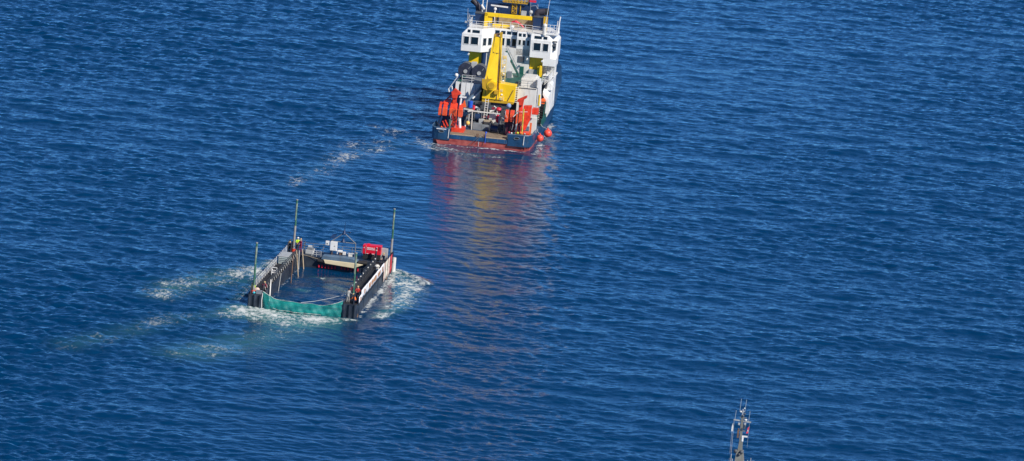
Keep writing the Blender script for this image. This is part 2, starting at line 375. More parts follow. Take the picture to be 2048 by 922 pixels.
    mr = n.nodes.new("ShaderNodeMapRange"); mr.inputs[1].default_value = FOAM_T; mr.inputs[2].default_value = FOAM_T + .42; L(f, mr.inputs[0])
    fa = math_('MULTIPLY', mr.outputs[0], math_('MULTIPLY', af.outputs["Fac"], 2.6, True), True)
    mk = math_('MULTIPLY', am.outputs["Fac"], math_('ADD', .25, math_('MULTIPLY', noise(.5, 6, .5, 1, R(-15)), 1.3)), True)
    mx = n.nodes.new("ShaderNodeMix"); mx.data_type = 'RGBA'; L(mk, mx.inputs[0])
    mx.inputs[6].default_value = (*WATER_COL, 1); mx.inputs[7].default_value = (.05, .17, .17, 1)
    mf = n.nodes.new("ShaderNodeMix"); mf.data_type = 'RGBA'; L(fa, mf.inputs[0]); L(mx.outputs[2], mf.inputs[6]); mf.inputs[7].default_value = (.60, .63, .62, 1)
    L(mf.outputs[2], b.inputs["Base Color"])
    ro = math_('ADD', WATER_ROUGH, math_('MULTIPLY', fa, .6)); L(ro, b.inputs["Roughness"])
    b.inputs["IOR"].default_value = 1.33
    return o
WATER_COL = (.0001, .031, .097); WATER_ROUGH = .04; WATER_BUMP = .21; FOAM_T = .27
build_sea()
# ------------------------------------------------------------------ the salvage ship (x to starboard, y to the bow, z up)
ship = empty('salvage_ship', SHIP_O, SHIP_H, 'navy and white salvage tug with red waterline, yellow main crane and red deck cranes', 'ship')
# hull: stations of plan outline, lofted
def hull():
    zs = [-1.6, 0.0, .86, 1.45, 2.0, 3.2]
    # (y, half width at waterline, half width at deck, rail height)
    st = [(0, 6.5, 6.95, 1.45), (.45, 7.0, 7.3, 1.45), (1.6, 7.35, 7.5, 1.45), (6, 7.45, 7.55, 1.5), (16, 7.5, 7.55, 1.6), (30, 7.5, 7.6, 1.75),
          (38, 7.2, 7.6, 2.3), (46, 6.3, 7.5, 4.2), (54, 4.5, 6.6, 5.4), (60, 2.3, 4.8, 6.1), (64, .5, 2.6, 6.6), (66, .05, .3, 6.9)]
    v = []; f = []; cx = -.2
    prof = (-1.6, 0, .45, .86, .9, 1.2, 1.0)
    for (y, wl, wd, top) in st:
        row = []
        for z in (-1.6, 0.0, .5, .86, min(1.3, top - .1), top):
            t = max(0, z) / top; hw = wl * (.9 if z < 0 else 1) + (wd - wl) * t ** .8
            row.append((hw, z))
        for hw, z in row: v.append((cx + hw, y + (.0 if z > 0 else .25 if y < 1 else 0), z))
        for hw, z in row: v.append((cx - hw, y + (.0 if z > 0 else .25 if y < 1 else 0), z))
    n = 12
    for i in range(len(st) - 1):
        for k in range(5):
            a = i * n + k; f.append((a, a + 1, a + n + 1, a + n)); b = a + 6; f.append((b, b + n, b + n + 1, b + 1))
        f.append((i * n + 5, i * n + 11, (i + 1) * n + 11, (i + 1) * n + 5)); f.append((i * n, (i + 1) * n, (i + 1) * n + 6, i * n + 6))
    f.append((0, 1, 2, 3, 4, 5, 11, 10, 9, 8, 7, 6))
    mb = MB(); mb.poly(v, f); return mb.build('hull', HULL, ship)
hull()
# quarter bulwarks with rounded outer corner, deeper than the transom between them
for sgn, xi, xo in ((-1, -4.87, -7.78), (1, 3.85, 7.42)):
    pts = [(xi, -.12), (xo - sgn * 1.1, -.12), (xo - sgn * .45, .12), (xo - sgn * .1, .75), (xo, 1.8), (xo, 6.2), (xo - sgn * .18, 6.2), (xo - sgn * .18, 1.9), (xo - sgn * .3, .95), (xo - sgn * .6, .42), (xo - sgn * 1.15, .16), (xi, .16)]
    mb = MB(); mb.prism(pts, 'z', .62, 2.36)
    bw = mb.build('stern_bulwark', paint("bulwark_blue", (.013, .055, .125), .4, .3, 1.0, streak=(.06, .07, .09, .5)), ship, .03)
    mb = MB(); mb.path([(q[0], q[1] + .1, 2.40) for q in pts[:6]], .07); mb.build('cap_rail', BLUEG, bw)
    cxm = (-6.2 if sgn < 0 else 5.2)
    mb = MB(); [mb.tube((cxm + .42 * math.cos(a), -.16, 1.88 + .2 * math.sin(a)), (cxm + .42 * math.cos(a + .4), -.16, 1.88 + .2 * math.sin(a + .4)), .05, n=6) for a in np.arange(0, 6.28, .4)]
    mb.build('fairlead_ring', BLUEG, bw)
    MB().prism([(cxm + .38 * math.cos(a), 1.88 + .17 * math.sin(a)) for a in np.arange(0, 6.28, .42)], 'y', -.135, -.1).build('fairlead_opening', BLACK, bw)
box('transom_cap', paint("transom_band_blue", (.015, .07, .165), .4, .25, 1.5, streak=(.2, .22, .25, .4)), ship, -4.8, 3.8, -.06, .12, .88, 1.47)
box('working_deck', TAN, ship, -7.3, 7.0, .13, 14, 1.40, 1.5, bevel=0)
box('deck_edge_plate', WOOD, ship, -4.6, 3.7, .14, .45, 1.46, 1.56)
for x in (-.76, .35): box('stern_roller_block', BROWN, ship, x - .2, x + .2, -.02, .5, 1.47, 1.95)
for x, z0, z1 in ((6.28, .95, 2.3), (-5.1, .9, 2.3)):
    MB().beam((x, -.2, z0), (x + .06, -.2, z1), .1, .05).build('white_scuff_stripe', WHITE, ship)
for k in range(6): box('draft_mark', INKW, ship, -.52, -.42, -.01, 0.012, .12 + k * .15, .19 + k * .15, bevel=0)
mb = MB()   # the ship's name: a short white line too small to read
x = -6.95
for wv in (.16, .1, .14, .12, .05, .15, .1, .14, .1, .13): mb.box(x, x + wv, -.145, -.125, 2.17, 2.31); x += wv + .03
mb.build('ship_name_lettering', INKW, ship)
# tank blocks (white walls) ahead of the working deck
def tank(x0, x1, y0, y1, z1, planks):
    t = box('tank_house', GREY if planks else CREAM, ship, x0, x1, y0, y1, 1.5, z1, bevel=.05)
    if planks:
        for k in range(4): box('cover_plank', WHITE, t, x0 + .02 + k * .76, x0 + .72 + k * .76, y0 - .05, y0 - .01, 2.2, z1 - .06)
    return t
tank(-5.28, -2.15, 14, 22, 7.42, True); tk = tank(3.42, 6.35, 14, 22, 7.45, False)
box('painted_shadow_gap', DGREY, tk, 3.6, 6.3, 13.96, 14.02, 7.3, 7.44)  # dark grey strip stands in for the shade under the top edge
box('deck_house', DGREY, ship, -2.1, 3.4, 15.5, 22, 1.5, 7.0)
ud = box('upper_deck', LGREY, ship, -6.1, 6.4, 14.2, 46, 7.0, 7.38); box('deck_coating', GREEN, ud, -6.0, 6.3, 14.3, 28, 7.385, 7.40, bevel=0)
box('side_casing', BLUEG, ship, -6.6, -5.4, 15, 44, 1.5, 6.9); box('accommodation_block', WHITE, ship, -6.0, 6.3, 28.6, 46, 1.5, 10.2)
# diagonal blue chute and white bar in front of the port tank house
MB().beam((-1.9, 13.3, 7.3), (-4.3, 12.0, 4.5), .5, .3).build('davit_arm', BLUEG, ship, .03)
MB().beam((-2.0, 13.0, 6.6), (-3.2, 12.3, 5.3), .22, .2).build('davit_strut', WHITE, ship, .02)
box('davit_foot', BLUEG, ship, -4.4, -2.4, 11.7, 13.6, 3.2, 4.9); box('pump_house', DGREY, ship, -2.7, -.4, 11.5, 13.4, 1.5, 5.0)
mb = MB(); railing(mb, [(-5.2, 14.1, 7.42), (-2.2, 14.1, 7.42)], 1.1); mb.build('railing', WHITE, ship)
mb = MB(); railing(mb, [(3.5, 14.1, 7.45), (6.3, 14.1, 7.45)], 1.05); mb.build('railing', GREY, ship)
# two big hose reels with dark discs facing aft
for x, y, z in ((-5.45, 20.4, 8.3), (-3.3, 20.1, 8.25)):
    d = MB().tube((x, y, z), (x, y + 2.2, z), 1.1, n=28).build('hose_reel', DGREY, ship)
    MB().tube((x, y - .08, z), (x, y + .02, z), 1.15, n=28).build('reel_flange', paint("reel_dark_blue", (.03, .035, .06), .5, .3, 2), d)
    MB().tube((x, y - .2, z - .15), (x, y - .07, z - .15), .3, n=14).build('reel_hub', LGREY, d)
    MB().beam((x + .45, y - .12, z + .3), (x + .7, y - .12, z + .65), .16, .05).build('reel_handle', LGREY, d)
box('reel_stand', LGREY, ship, -4.7, -3.9, 20.9, 22.2, 7.4, 9.5)
bx_ = box('deck_locker', CREAM, ship, 3.72, 6.2, 15.2, 19, 7.45, 8.72, bevel=.08)
MB().prism([(3.9, 8.72), (6.0, 8.72), (5.9, 8.95), (4.1, 8.98)], 'y', 15.5, 18.7).build('locker_lid', CREAM, bx_, .03)
# accommodation front: ochre panels under the wings, centre wall, stairs
for x0, x1, z0, z1 in ((-5.9, -4.0, 7.4, 10.2), (3.62, 5.62, 8.3, 10.15)):
    box('ochre_panel', YELL, ship, x0, x1, 28.3, 28.62, z0, z1)
box('grey_locker', LGREY, ship, 3.62, 5.0, 27.6, 28.3, 7.4, 8.3)
box('yellow_post', YELL, ship, 5.0, 5.28, 27.1, 28.2, 7.4, 8.9); box('yellow_post', YELL, ship, 5.34, 5.7, 26.8, 28.2, 7.4, 9.1)
MB().tube((-3.58, 28.1, 7.4), (-3.58, 28.1, 10.2), .36, n=14).build('exhaust_trunk', NAVY, ship)
box('centre_wall', CREAM, ship, -2.4, 3.55, 28.0, 28.6, 7.4, 11.3)
wn = box('louvre_frame', GREY, ship, 1.75, 2.8, 27.9, 28.0, 9.2, 10.2)
for k in range(5): box('louvre_slat', DGREY, wn, 1.82, 2.73, 27.86, 27.91, 9.28 + k * .18, 9.38 + k * .18, bevel=0)
box('green_door', GREEN, ship, 2.2, 2.8, 27.9, 28.0, 7.4, 8.6)
st = MB().beam((.1, 25.2, 11.1), (2.5, 24.3, 7.4), .3, .08).beam((.1, 26.0, 11.1), (2.5, 25.1, 7.4), .3, .08).build('stairway', GREEN, ship)
mb = MB()
for k in range(13):
    t = k / 12; mb.box(.1 + 2.4 * t - .14, .1 + 2.4 * t + .14, 24.3 + .9 * (1 - t), 25.1 + .9 * (1 - t), 11.0 - 3.6 * t, 11.05 - 3.6 * t)
mb.build('stair_treads', GREEN, st); mb = MB()
for dz in (.5, 1.0): mb.tube((.1, 25.15, 11.1 + dz), (2.5, 24.25, 7.4 + dz), .035, n=6)
for k in range(5): t = k / 4; mb.tube((.1 + 2.4 * t, 25.15 - .9 * t, 11.1 - 3.7 * t), (.1 + 2.4 * t, 25.15 - .9 * t, 12.1 - 3.7 * t), .03, n=6)
mb.build('stair_handrail', GREY, st)
MB().prism([(.0, 11.1), (.0, 10.8), (.9, 9.6), (1.0, 10.1), (.4, 11.1)], 'y', 24.0, 24.2).build('white_guard_plate', WHITE, ship)
MB().prism([(.9, 7.4), (.9, 8.8), (1.15, 8.8), (1.7, 7.4)], 'y', 23.4, 23.6).build('white_guard_plate', WHITE, ship)
box('store_box', GREY, ship, .75, 1.5, 22.4, 23.2, 7.4, 8.4)
# wheelhouse
def window(par, a, b, z0, z1, nrm):
    """a framed pane between two plan points on a wall; nrm is the wall's outward direction"""
    a, b, nn = Vector((*a, 0)), Vector((*b, 0)), Vector((*nrm, 0)).normalized()
    def pt(q, z, d): return (q.x + nn.x * d, q.y + nn.y * d, z)
    mb = MB()
    for (q0, q1, w0, w1) in ((a, b, z0 - .07, z0), (a, b, z1, z1 + .07)):
        pts = [pt(q0, w0, -.02), pt(q1, w0, -.02), pt(q1, w1, -.02), pt(q0, w1, -.02), pt(q0, w0, .06), pt(q1, w0, .06), pt(q1, w1, .06), pt(q0, w1, .06)]
        mb.poly(pts, [(0,1,2,3),(4,7,6,5),(0,4,5,1),(1,5,6,2),(2,6,7,3),(3,7,4,0)])
    for q in (a, b): mb.beam(pt(q, z0 - .07, .02), pt(q, z1 + .07, .02), .08, .08)
    fr = mb.build('window', WHITE, par)
    pts = [pt(a, z0, .0), pt(b, z0, .0), pt(b, z1, .0), pt(a, z1, .0), pt(a, z0, .025), pt(b, z0, .025), pt(b, z1, .025), pt(a, z1, .025)]
    MB().poly(pts, [(0,1,2,3),(4,7,6,5),(0,4,5,1),(1,5,6,2),(2,6,7,3),(3,7,4,0)]).build('pane', GLASS, fr)
outl = [(-7.15, 27), (-4.03, 27), (-2.5, 29.0), (1.3, 29.0), (1.35, 28.0), (3.6, 28.0), (3.6, 27), (6.85, 27), (7.75, 28.6), (7.75, 33), (6.5, 36), (4, 38), (-4, 38), (-6, 36), (-7.15, 33)]
wh = MB().prism(outl, 'z', 10.3, 13.0).build('wheelhouse', WHITE, ship, .04)
roofo = [(-6.3, 27.3), (-4.03, 27.3), (-2.5, 29.2), (1.3, 29.2), (1.35, 28.2), (3.6, 28.2), (3.6, 27.3), (6.3, 27.3), (7.0, 28.8), (6.9, 33), (6, 35.6), (4, 37.5), (-4, 37.5), (-6, 35.6), (-6.4, 33)]
n = len(outl); mb = MB(); mb.poly([(x, y, 13.0) for x, y in outl] + [(x, y, 13.95) for x, y in roofo], [tuple(range(n, 2 * n))] + [(i, (i + 1) % n, n + (i + 1) % n, n + i) for i in range(n)])
mb.build('wheelhouse_roof', WHITE, wh, .03)
A_ = (0, -1)
for x0, x1 in ((-6.8, -5.95), (-5.7, -4.5)): window(wh, (x0, 27), (x1, 27), 11.45, 12.6, A_)
for x0, x1 in ((4.1, 5.25), (5.55, 6.45)): window(wh, (x0, 27), (x1, 27), 11.45, 12.6, A_)
nd = (2, -1.53)
def along(t): return (-4.03 + 1.53 * t, 27 + 2 * t)
for t0, t1 in ((.12, .44), (.58, .92)): window(wh, along(t0), along(t1), 11.35, 12.5, nd)
for x0, x1 in ((-2.2, -1.5), (-1.25, -.6), (-.35, .3), (.5, 1.2)): window(wh, (x0, 29), (x1, 29), 11.45, 12.6, A_)
for x0, x1 in ((1.6, 2.05), (2.25, 2.7), (2.95, 3.35)): window(wh, (x0, 28), (x1, 28), 11.9, 12.7, A_)
def slope(par, x0, x1, y0, y1, z0, z1):
    pts = [(x0, y0, z0), (x1, y0, z0), (x1, y1, z1), (x0, y1, z1)]
    MB().poly([(a, b - .03, c + .01) for a, b, c in pts] + [(a, b + .02, c) for a, b, c in pts], [(0,1,2,3),(4,7,6,5),(0,4,5,1),(1,5,6,2),(2,6,7,3),(3,7,4,0)]).build('skylight_pane', GLASS, par)
for x0, x1 in ((-6.3, -5.85), (-5.55, -4.4), (4.15, 5.3), (5.55, 6.15)): slope(wh, x0, x1, 27.08, 27.21, 13.25, 13.68)
for x0, x1 in ((-2.2, -1.5), (-1.25, -.6), (-.35, .3), (.5, 1.2)): slope(wh, x0, x1, 29.06, 29.13, 13.2, 13.7)
for x0, x1 in ((1.6, 2.05), (2.25, 2.7), (2.95, 3.35)): slope(wh, x0, x1, 28.06, 28.13, 13.2, 13.7)
window(wh, (7.0, 27.3), (7.5, 28.2), 11.6, 12.7, (1.6, -.9))
mb = MB(); railing(mb, [(-6.2, 33, 13.95), (-6.2, 27.5, 13.95), (-4.0, 27.5, 13.95), (-2.4, 29.3, 13.95), (1.3, 29.3, 13.95), (1.4, 28.3, 13.95), (3.6, 28.3, 13.95), (3.7, 27.5, 13.95), (5.6, 27.5, 13.95)], 1.1, 1.3, 3, .032)
mb.build('railing', WHITE, wh)
# starboard lookout platform and enclosed side balcony
pl = box('lookout_platform', WHITE, ship, 5.7, 7.75, 27.2, 30, 14.0, 14.3)
mb = MB(); railing(mb, [(5.8, 27.3, 14.3), (7.65, 27.3, 14.3), (7.65, 29.8, 14.3)], 1.25, .65, 3, .035); mb.tube((7.6, 27.3, 14.3), (7.9, 27.3, 17.0), .09, n=8); mb.tube((7.4, 27.3, 14.3), (7.55, 27.3, 16.3), .06, n=8); mb.build('platform_railing', WHITE, pl)
mb = MB(); mb.tube((5.6, 27.2, 13.9), (5.6, 27.2, 15.3), .28, n=12); mb.ball((5.6, 27.2, 15.4), .34); mb.build('searchlight', CREAM, ship, smooth=False)
bal = box('side_balcony', WHITE, ship, 5.75, 7.75, 27.0, 31, 9.15, 10.3)
box('balcony_floor', WHITE, bal, 5.9, 7.85, 27.0, 31, 7.55, 7.75); box('balcony_back', LGREY, bal, 5.9, 7.7, 29.2, 29.4, 7.75, 9.15)
box('balcony_post', WHITE, bal, 7.66, 7.84, 27.0, 27.18, 7.75, 9.15); box('balcony_post', WHITE, bal, 7.2, 7.3, 27.0, 27.1, 7.75, 9.0)
MB().prism([(6.0, 7.76), (7.2, 7.76), (7.2, 8.0), (6.6, 8.35)], 'y', 27.1, 27.3).build('balcony_panel', WHITE, bal)
mb = MB()
for k in range(7): mb.tube((6.05, 27.05, 8.1 + k * .32), (6.55, 27.05, 8.1 + k * .32), .03, n=6)
for x in (6.05, 6.55): mb.tube((x, 27.05, 7.9), (x, 27.05, 10.3), .03, n=6)
mb.build('balcony_ladder', DGREY, bal)
for b_ in ((7.0, 7.7, 27.1, 27.5, 12.9, 13.1), (7.05, 7.5, 27.1, 27.5, 12.3, 12.6), (7.2, 7.5, 27.2, 27.6, 11.6, 11.9)): box('wing_fitting', DGREY, ship, *b_)
# casings, portal frame and funnels on the roof
ca = box('casing', NAVY, ship, -5.8, -4.3, 31.5, 36, 13.95, 15.7); box('casing_top', DGREY, ca, -5.85, -4.25, 31.4, 36, 15.7, 15.85)
ca = box('casing', NAVY, ship, 3.32, 4.85, 31.5, 36, 13.95, 15.95); box('casing_top', DGREY, ca, 3.27, 4.9, 31.4, 36, 15.95, 16.1)
box('casing', NAVY, ship, -4.3, 3.3, 34.5, 38, 13.95, 17.2)
box('casing_wall', paint("shaded_yellow_casing", (.34, .25, .14), .6, .3, 1.2), ship, -3.0, 3.3, 33.2, 33.5, 13.95, 15.6)  # yellow wall coloured brownish: its shade is put into the paint
pf = MB().box(-4.24, -3.72, 30.8, 31.4, 13.95, 16.05).box(-4.24, 3.15, 30.8, 31.4, 15.5, 16.06).build('portal_frame', YELL, ship, .04)
box('frame_locker', YELL, pf, -3.7, -3.05, 31.0, 31.8, 14.5, 15.45)
for x0, x1 in ((-2.9, -1.6), (-1.5, .0)): box('winch_cover', YELL, ship, x0, x1, 30.4, 31.4, 13.96, 14.45, bevel=.12)
MB().ball((.25, 29.9, 14.3), .38).build('radome', WHITE, ship, smooth=True)
MB().path([(.2, 30.3, 15.1), (.9, 30, 15.25), (1.2, 30, 14.9), (.6, 30, 15.2), (1.5, 30, 14.9), (2.1, 30, 14.35)], .13).path([(.1, 30.2, 14.9), (.7, 30.2, 15.3), (1.3, 30.2, 15.0)], .12).build('coiled_hose', PINK, ship)
for pts, r_ in (([(3.7, 33, 16.1), (3.9, 33, 16.6), (5.0, 33, 16.75)], .52), ([(-5.6, 34, 15.8), (-5.7, 34, 16.6), (-6.3, 34, 17.1)], .42)):
    fu = MB().path(pts, r_, 18).ball(pts[1], r_ * 1.0, 16, 8).build('funnel', paint("funnel_soot", (.045, .04, .055), .6, .3, 2), ship)
    e = Vector(pts[-1]); d = (e - Vector(pts[-2])).normalized(); MB().tube(e, e + d * .55, r_ * 1.04, n=18).build('funnel_mouth', BLACK, fu)
box('yellow_fin', GOLD, ship, 4.95, 5.6, 31.2, 31.6, 14.0, 16.2)
mb = MB()   # lattice mast
for x in (-.4, .3):
    for y in (34.4, 35.2): mb.tube((x, y, 15.8), (x, y, 22), .07, n=6)
mb.tube((.9, 34.4, 15.8), (.9, 34.4, 18), .09, n=6)
for k in range(16):
    z = 15.8 + k * .4; s = k % 2
    mb.tube((-.4 if s else .3, 34.4, z), (.3 if s else -.4, 34.4, z + .4), .045, n=5); mb.tube((-.4, 34.4, z), (.3, 34.4, z), .04, n=5); mb.tube((.3, 34.4 + .8 * s, z), (.3, 35.2 - .8 * s, z + .4), .045, n=5)
ms = mb.build('lattice_mast', GOLD, ship)
mb = MB(); mb.box(-1.9, 2.0, 34.0, 35.8, 17.5, 17.62); railing(mb, [(-1.9, 34, 17.62), (2.0, 34, 17.62), (2.0, 35.8, 17.62)], .8, .5, 3, .045)
for k in range(8): mb.beam((-1.7 + k * .45, 34, 17.5), (-1.4 + k * .45, 34, 18.3), .07)
mb.build('mast_platform', GOLD, ms)
MB().beam((2.1, 35, 16.8), (2.15, 35, 20), .3).build('dark_mast', NAVY, ship); MB().box(2.3, 3.3, 34, 34.4, 17.9, 18.2).build('flag_locker', PINK, ship)
MB().beam((-3.6, 33, 17.0), (-.9, 33, 16.9), .16, .22).build('radar_scanner', WHITE, ship); MB().tube((-2.3, 33.1, 14), (-2.3, 33.1, 16.95), .12).build('radar_post', NAVY, ship)
mb = MB(); mb.ball((-2.9, 33, 16.45), .26); mb.tube((-2.9, 33, 14), (-2.9, 33, 16.3), .08); mb.build('satellite_dome', WHITE, ship, smooth=True)
mb = MB(); mb.ball((2.7, 33.2, 16.45), .33); mb.tube((2.7, 33.2, 15), (2.7, 33.2, 16.3), .1); mb.build('satellite_dome', LGREY, ship, smooth=True)
box('vent_box', LGREY, ship, 1.2, 2.0, 33, 33.8, 15.6, 16.5)
mb = MB(); mb.tube((-4.9, 33, 15.8), (-4.9, 33, 18.6), .09); mb.tube((-4.3, 33, 15.8), (-4.2, 33, 18.8), .07); mb.tube((-5.1, 33, 16.9), (-4.6, 33, 16.2), .2); mb.build('vent_pipes', CREAM, ship)
mb = MB(); mb.tube((5.35, 29.5, 14), (5.9, 29.5, 19.8), .055, .03, n=6); mb.build('whip_antenna', WHITE, ship)
mb = MB(); mb.tube((2.6, 33, 15.8), (2.6, 33, 18), .03, n=6); mb.tube((3.9, 33, 16), (3.7, 33, 17.8), .04, n=6); mb.path([(2.6, 33, 17.4), (3.4, 33, 17.6), (4.4, 33, 16.2)], .03); mb.build('stay_wires', LGREY, ship)
mb = MB()   # grey signal mast on the port wing with drum light
mb.tube((-6.5, 27.8, 13.6), (-6.6, 27.8, 16.9), .07, .03, n=6); mb.tube((-6.2, 27.8, 13.6), (-6.35, 27.8, 15.9), .06, n=6)
for k in range(7): mb.tube((-6.55, 27.8, 13.9 + k * .35), (-6.25, 27.8, 13.9 + k * .35), .03, n=5)
for a in np.arange(0, 6.28, .5): mb.tube((-6.15 + .4 * math.cos(a), 27.7, 15.15 + .4 * math.sin(a)), (-6.15 + .4 * math.cos(a + .5), 27.7, 15.15 + .4 * math.sin(a + .5)), .06, n=5)
mb.tube((-6.3, 27.8, 15.8), (-5.4, 27.8, 15.85), .05, n=5); mb.box(-6.9, -6.6, 27.6, 27.9, 14.6, 14.9); mb.build('signal_mast', LGREY, ship)
# main crane
cr = MB().box(-.7, 2.4, 12.6, 15, 1.5, 5.1).build('crane_pedestal', DGREY, ship)
cr = tag(MB().prism([(-1.72, 5.25), (3.05, 4.95), (3.2, 5.6), (3.28, 7.85), (1.0, 8.0), (.3, 8.2), (-1.5, 8.2), (-1.75, 6.0)], 'y', 12.4, 14.6).build('main_crane', YELL, ship, .05))
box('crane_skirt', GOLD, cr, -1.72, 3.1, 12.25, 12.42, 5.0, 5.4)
bo = MB().poly([(-1.75, 12.1, 5.5), (.85, 12.1, 5.5), (.75, 12.1, 8.3), (.42, 13.6, 14.9), (-.86, 13.6, 14.9), (-1.55, 12.1, 8.2),
                (-1.75, 13.3, 5.5), (.85, 13.3, 5.5), (.75, 13.3, 8.3), (.42, 14.6, 14.9), (-.86, 14.6, 14.9), (-1.55, 13.3, 8.2)],
               [(0,1,2,3,4,5), (11,10,9,8,7,6), (0,6,7,1), (1,7,8,2), (2,8,9,3), (3,9,10,4), (4,10,11,5), (5,11,6,0)]).build('crane_boom', YELL, cr, .05)
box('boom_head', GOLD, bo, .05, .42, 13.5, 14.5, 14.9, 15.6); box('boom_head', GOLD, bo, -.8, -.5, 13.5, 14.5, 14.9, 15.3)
mb = MB(); mb.tube((-.3, 13.7, 15.2), (-.3, 14.3, 15.2), .25); mb.tube((-.75, 13.9, 15.3), (.3, 13.9, 15.3), .1); mb.build('boom_sheave', BROWN, bo)
mb = MB(); mb.beam((-1.28, 12.02, 6.2), (-.62, 13.52, 14.85), .05, .05); mb.beam((.52, 12.02, 5.6), (.22, 13.52, 14.8), .09, .06); mb.beam((-.75, 13.06, 12.5), (.33, 13.06, 12.55), .03, .03)
for x, z, y in ((-.62, 12.6, 13.07), (-.05, 12.5, 13.06), (-1.3, 6.1, 12.05)): mb.tube((x, y - .06, z), (x, y + .05, z), .07, n=8)
mb.build('boom_seam', BROWN, bo)
MB().tube((-.35, 11.2, 7.75), (-.35, 12.12, 7.75), .72, n=24).build('slewing_drum', YELL, cr)
MB().tube((-.35, 11.1, 7.75), (-.35, 11.22, 7.75), .5, n=24).build('drum_cap', GOLD, cr)
MB().prism([(-1.9, 8.6), (-1.2, 8.6), (-1.15, 9.3), (-.9, 8.7), (-.3, 8.75), (-.75, 8.3), (-.3, 7.5), (-1.0, 6.9), (-1.7, 7.2)], 'y', 11.3, 11.55).build('painted_drum_shadow', GOLD, cr)  # ochre plate shaped like the drum's shadow cast on the crane
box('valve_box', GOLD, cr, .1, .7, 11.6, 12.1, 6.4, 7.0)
mb = MB()   # lattice ladder running up beside the boom
for x in (.98, 1.5):
    mb.beam((x + .05, 12.3, 5.4), (x - .15, 13.6, 12.2), .09)
for k in range(17):
    t = k / 16; mb.beam((.98 - .1 * t, 12.3 + 1.3 * t, 5.4 + 6.6 * t), (1.5 - .1 * t, 12.3 + 1.3 * t, 5.6 + 6.6 * t), .06)
    if k % 3 == 0: mb.box(.95 - .1 * t, 1.35 - .1 * t, 12.1 + 1.3 * t, 12.5 + 1.3 * t, 5.5 + 6.6 * t, 5.9 + 6.6 * t)
mb.build('boom_ladder', paint('pale_yellow_lattice', (.72, .56, .22), .5, .2, 2), cr)
for k in range(5): MB().ball((1.2, 12.4 + .16 * k, 6.3 + 1.05 * k), .16, 8, 6).build('hose_fitting', WHITE, cr)
MB().beam((2.95, 12.3, 7.2), (2.1, 12.3, 5.2), .08).build('cabin_brace', BROWN, cr)
mb = MB(); [mb.box(3.25, 3.55, 12.5, 12.7, 5.3 + .28 * k, 5.38 + .28 * k) for k in range(9)]; mb.build('crane_rungs', WHITE, cr)
# red folding deck cranes on both quarters
def quarter_crane(name_l, sx, cols):
    pass
cl = box('quarter_crane', RED, ship, -5.0, -3.15, 2.6, 5.2, 1.5, 2.1); tag(cl)
box('crane_column', RED, cl, -5.32, -4.75, 4.1, 4.7, 2.1, 7.3, bevel=.05)
MB().prism([(-5.6, 7.3), (-5.1, 7.9), (-4.3, 7.4), (-4.1, 7.1), (-4.6, 6.9), (-4.7, 6.4), (-5.4, 6.4)], 'y', 3.9, 4.6).build('crane_head', RED, cl, .04)
for x, z in ((-5.5, 7.95), (-5.95, 7.5)): MB().tube((x, 4, z - .22), (x - .12, 4, z + .28), .1).build('ram_tip', WHITE, cl)
box('head_plate', WHITE, cl, -4.35, -3.3, 4.0, 4.5, 6.55, 6.75)
for x0, x1 in ((-7.27, -6.84), (-6.66, -5.96), (-5.62, -4.46), (-4.28, -3.62)):
    box('jib_section', JIB, cl, x0, x1, 3.2, 4.2, 3.72, 4.9, bevel=.06)
    MB().prism([(3.25, 4.9), (4.2, 4.9), (4.6, 5.6), (4.3, 5.65)], 'x', x0 + .06, x1 - .06).build('jib_fork', RED, cl, .03)
mb = MB()
for k in range(6): t = k / 5; mb.beam((-7.0 + 1.2 * t, 4.6 + .6 * t, 5.3 + 1.2 * t), (-5.9 + .5 * t, 4.6 + .6 * t, 5.35 + 1.2 * t), .13, .16)
mb.beam((-7.1, 4.5, 5.1), (-5.75, 5.3, 6.65), .14); mb.beam((-5.6, 4.5, 5.2), (-5.2, 5.3, 6.7), .14); mb.build('folded_boom', RED, cl)
MB().tube((-3.85, 3.6, 2.0), (-4.05, 3.6, 3.75), .23, n=14).build('hydraulic_ram', WHITE, cl)
MB().tube((-4.2, 4.2, 4.9), (-4.05, 4.2, 6.6), .16, n=12).build('hydraulic_ram', WHITE, cl)
mb = MB()
for a, b in (((-5.5, 3.4, 1.6), (-4.9, 3.4, 3.7)), ((-4.6, 3.4, 1.6), (-5.2, 3.4, 3.7)), ((-4.4, 3.4, 1.8), (-4.5, 3.4, 3.7)), ((-6.5, 3.2, 2.9), (-5.9, 3.2, 1.9)), ((-6.1, 3.2, 3.1), (-5.6, 3.2, 2.2)), ((-5.2, 3.3, 2.6), (-4.5, 3.3, 3.0))): mb.beam(a, b, .16)
for k in range(5): mb.box(-5.3, -4.75, 3.2, 3.35, 1.9 + .34 * k, 2.0 + .34 * k)
mb.build('column_bracing', RED, cl)
MB().prism([(-7.1, 1.5), (-6.5, 2.3), (-5.6, 1.5)], 'y', 1.6, 2.4).build('folded_outrigger', ORNG, cl)
mb = MB(); mb.box(-7.1, -5.7, 4.2, 5.0, 1.5, 3.7); mb.tube((-7.2, 3.5, 1.9), (-6.7, 3.5, 3.6), .2); mb.tube((-5.9, 3.7, 2.0), (-5.6, 3.7, 3.6), .2); mb.build('hydraulic_pack', NAVY, cl)
cr2 = box('quarter_crane', RED, ship, 4.6, 6.7, 3.5, 5.6, 1.5, 2.2); tag(cr2)
box('crane_column', RED, cr2, 4.72, 5.32, 4.2, 4.8, 2.2, 6.5, bevel=.05)
MB().prism([(4.4, 6.8), (4.5, 7.15), (5.6, 7.75), (5.9, 7.85), (5.85, 7.5), (5.45, 7.2), (5.35, 6.3), (4.75, 6.3), (4.72, 6.75)], 'y', 3.9, 4.5).build('crane_head', RED, cr2, .04)
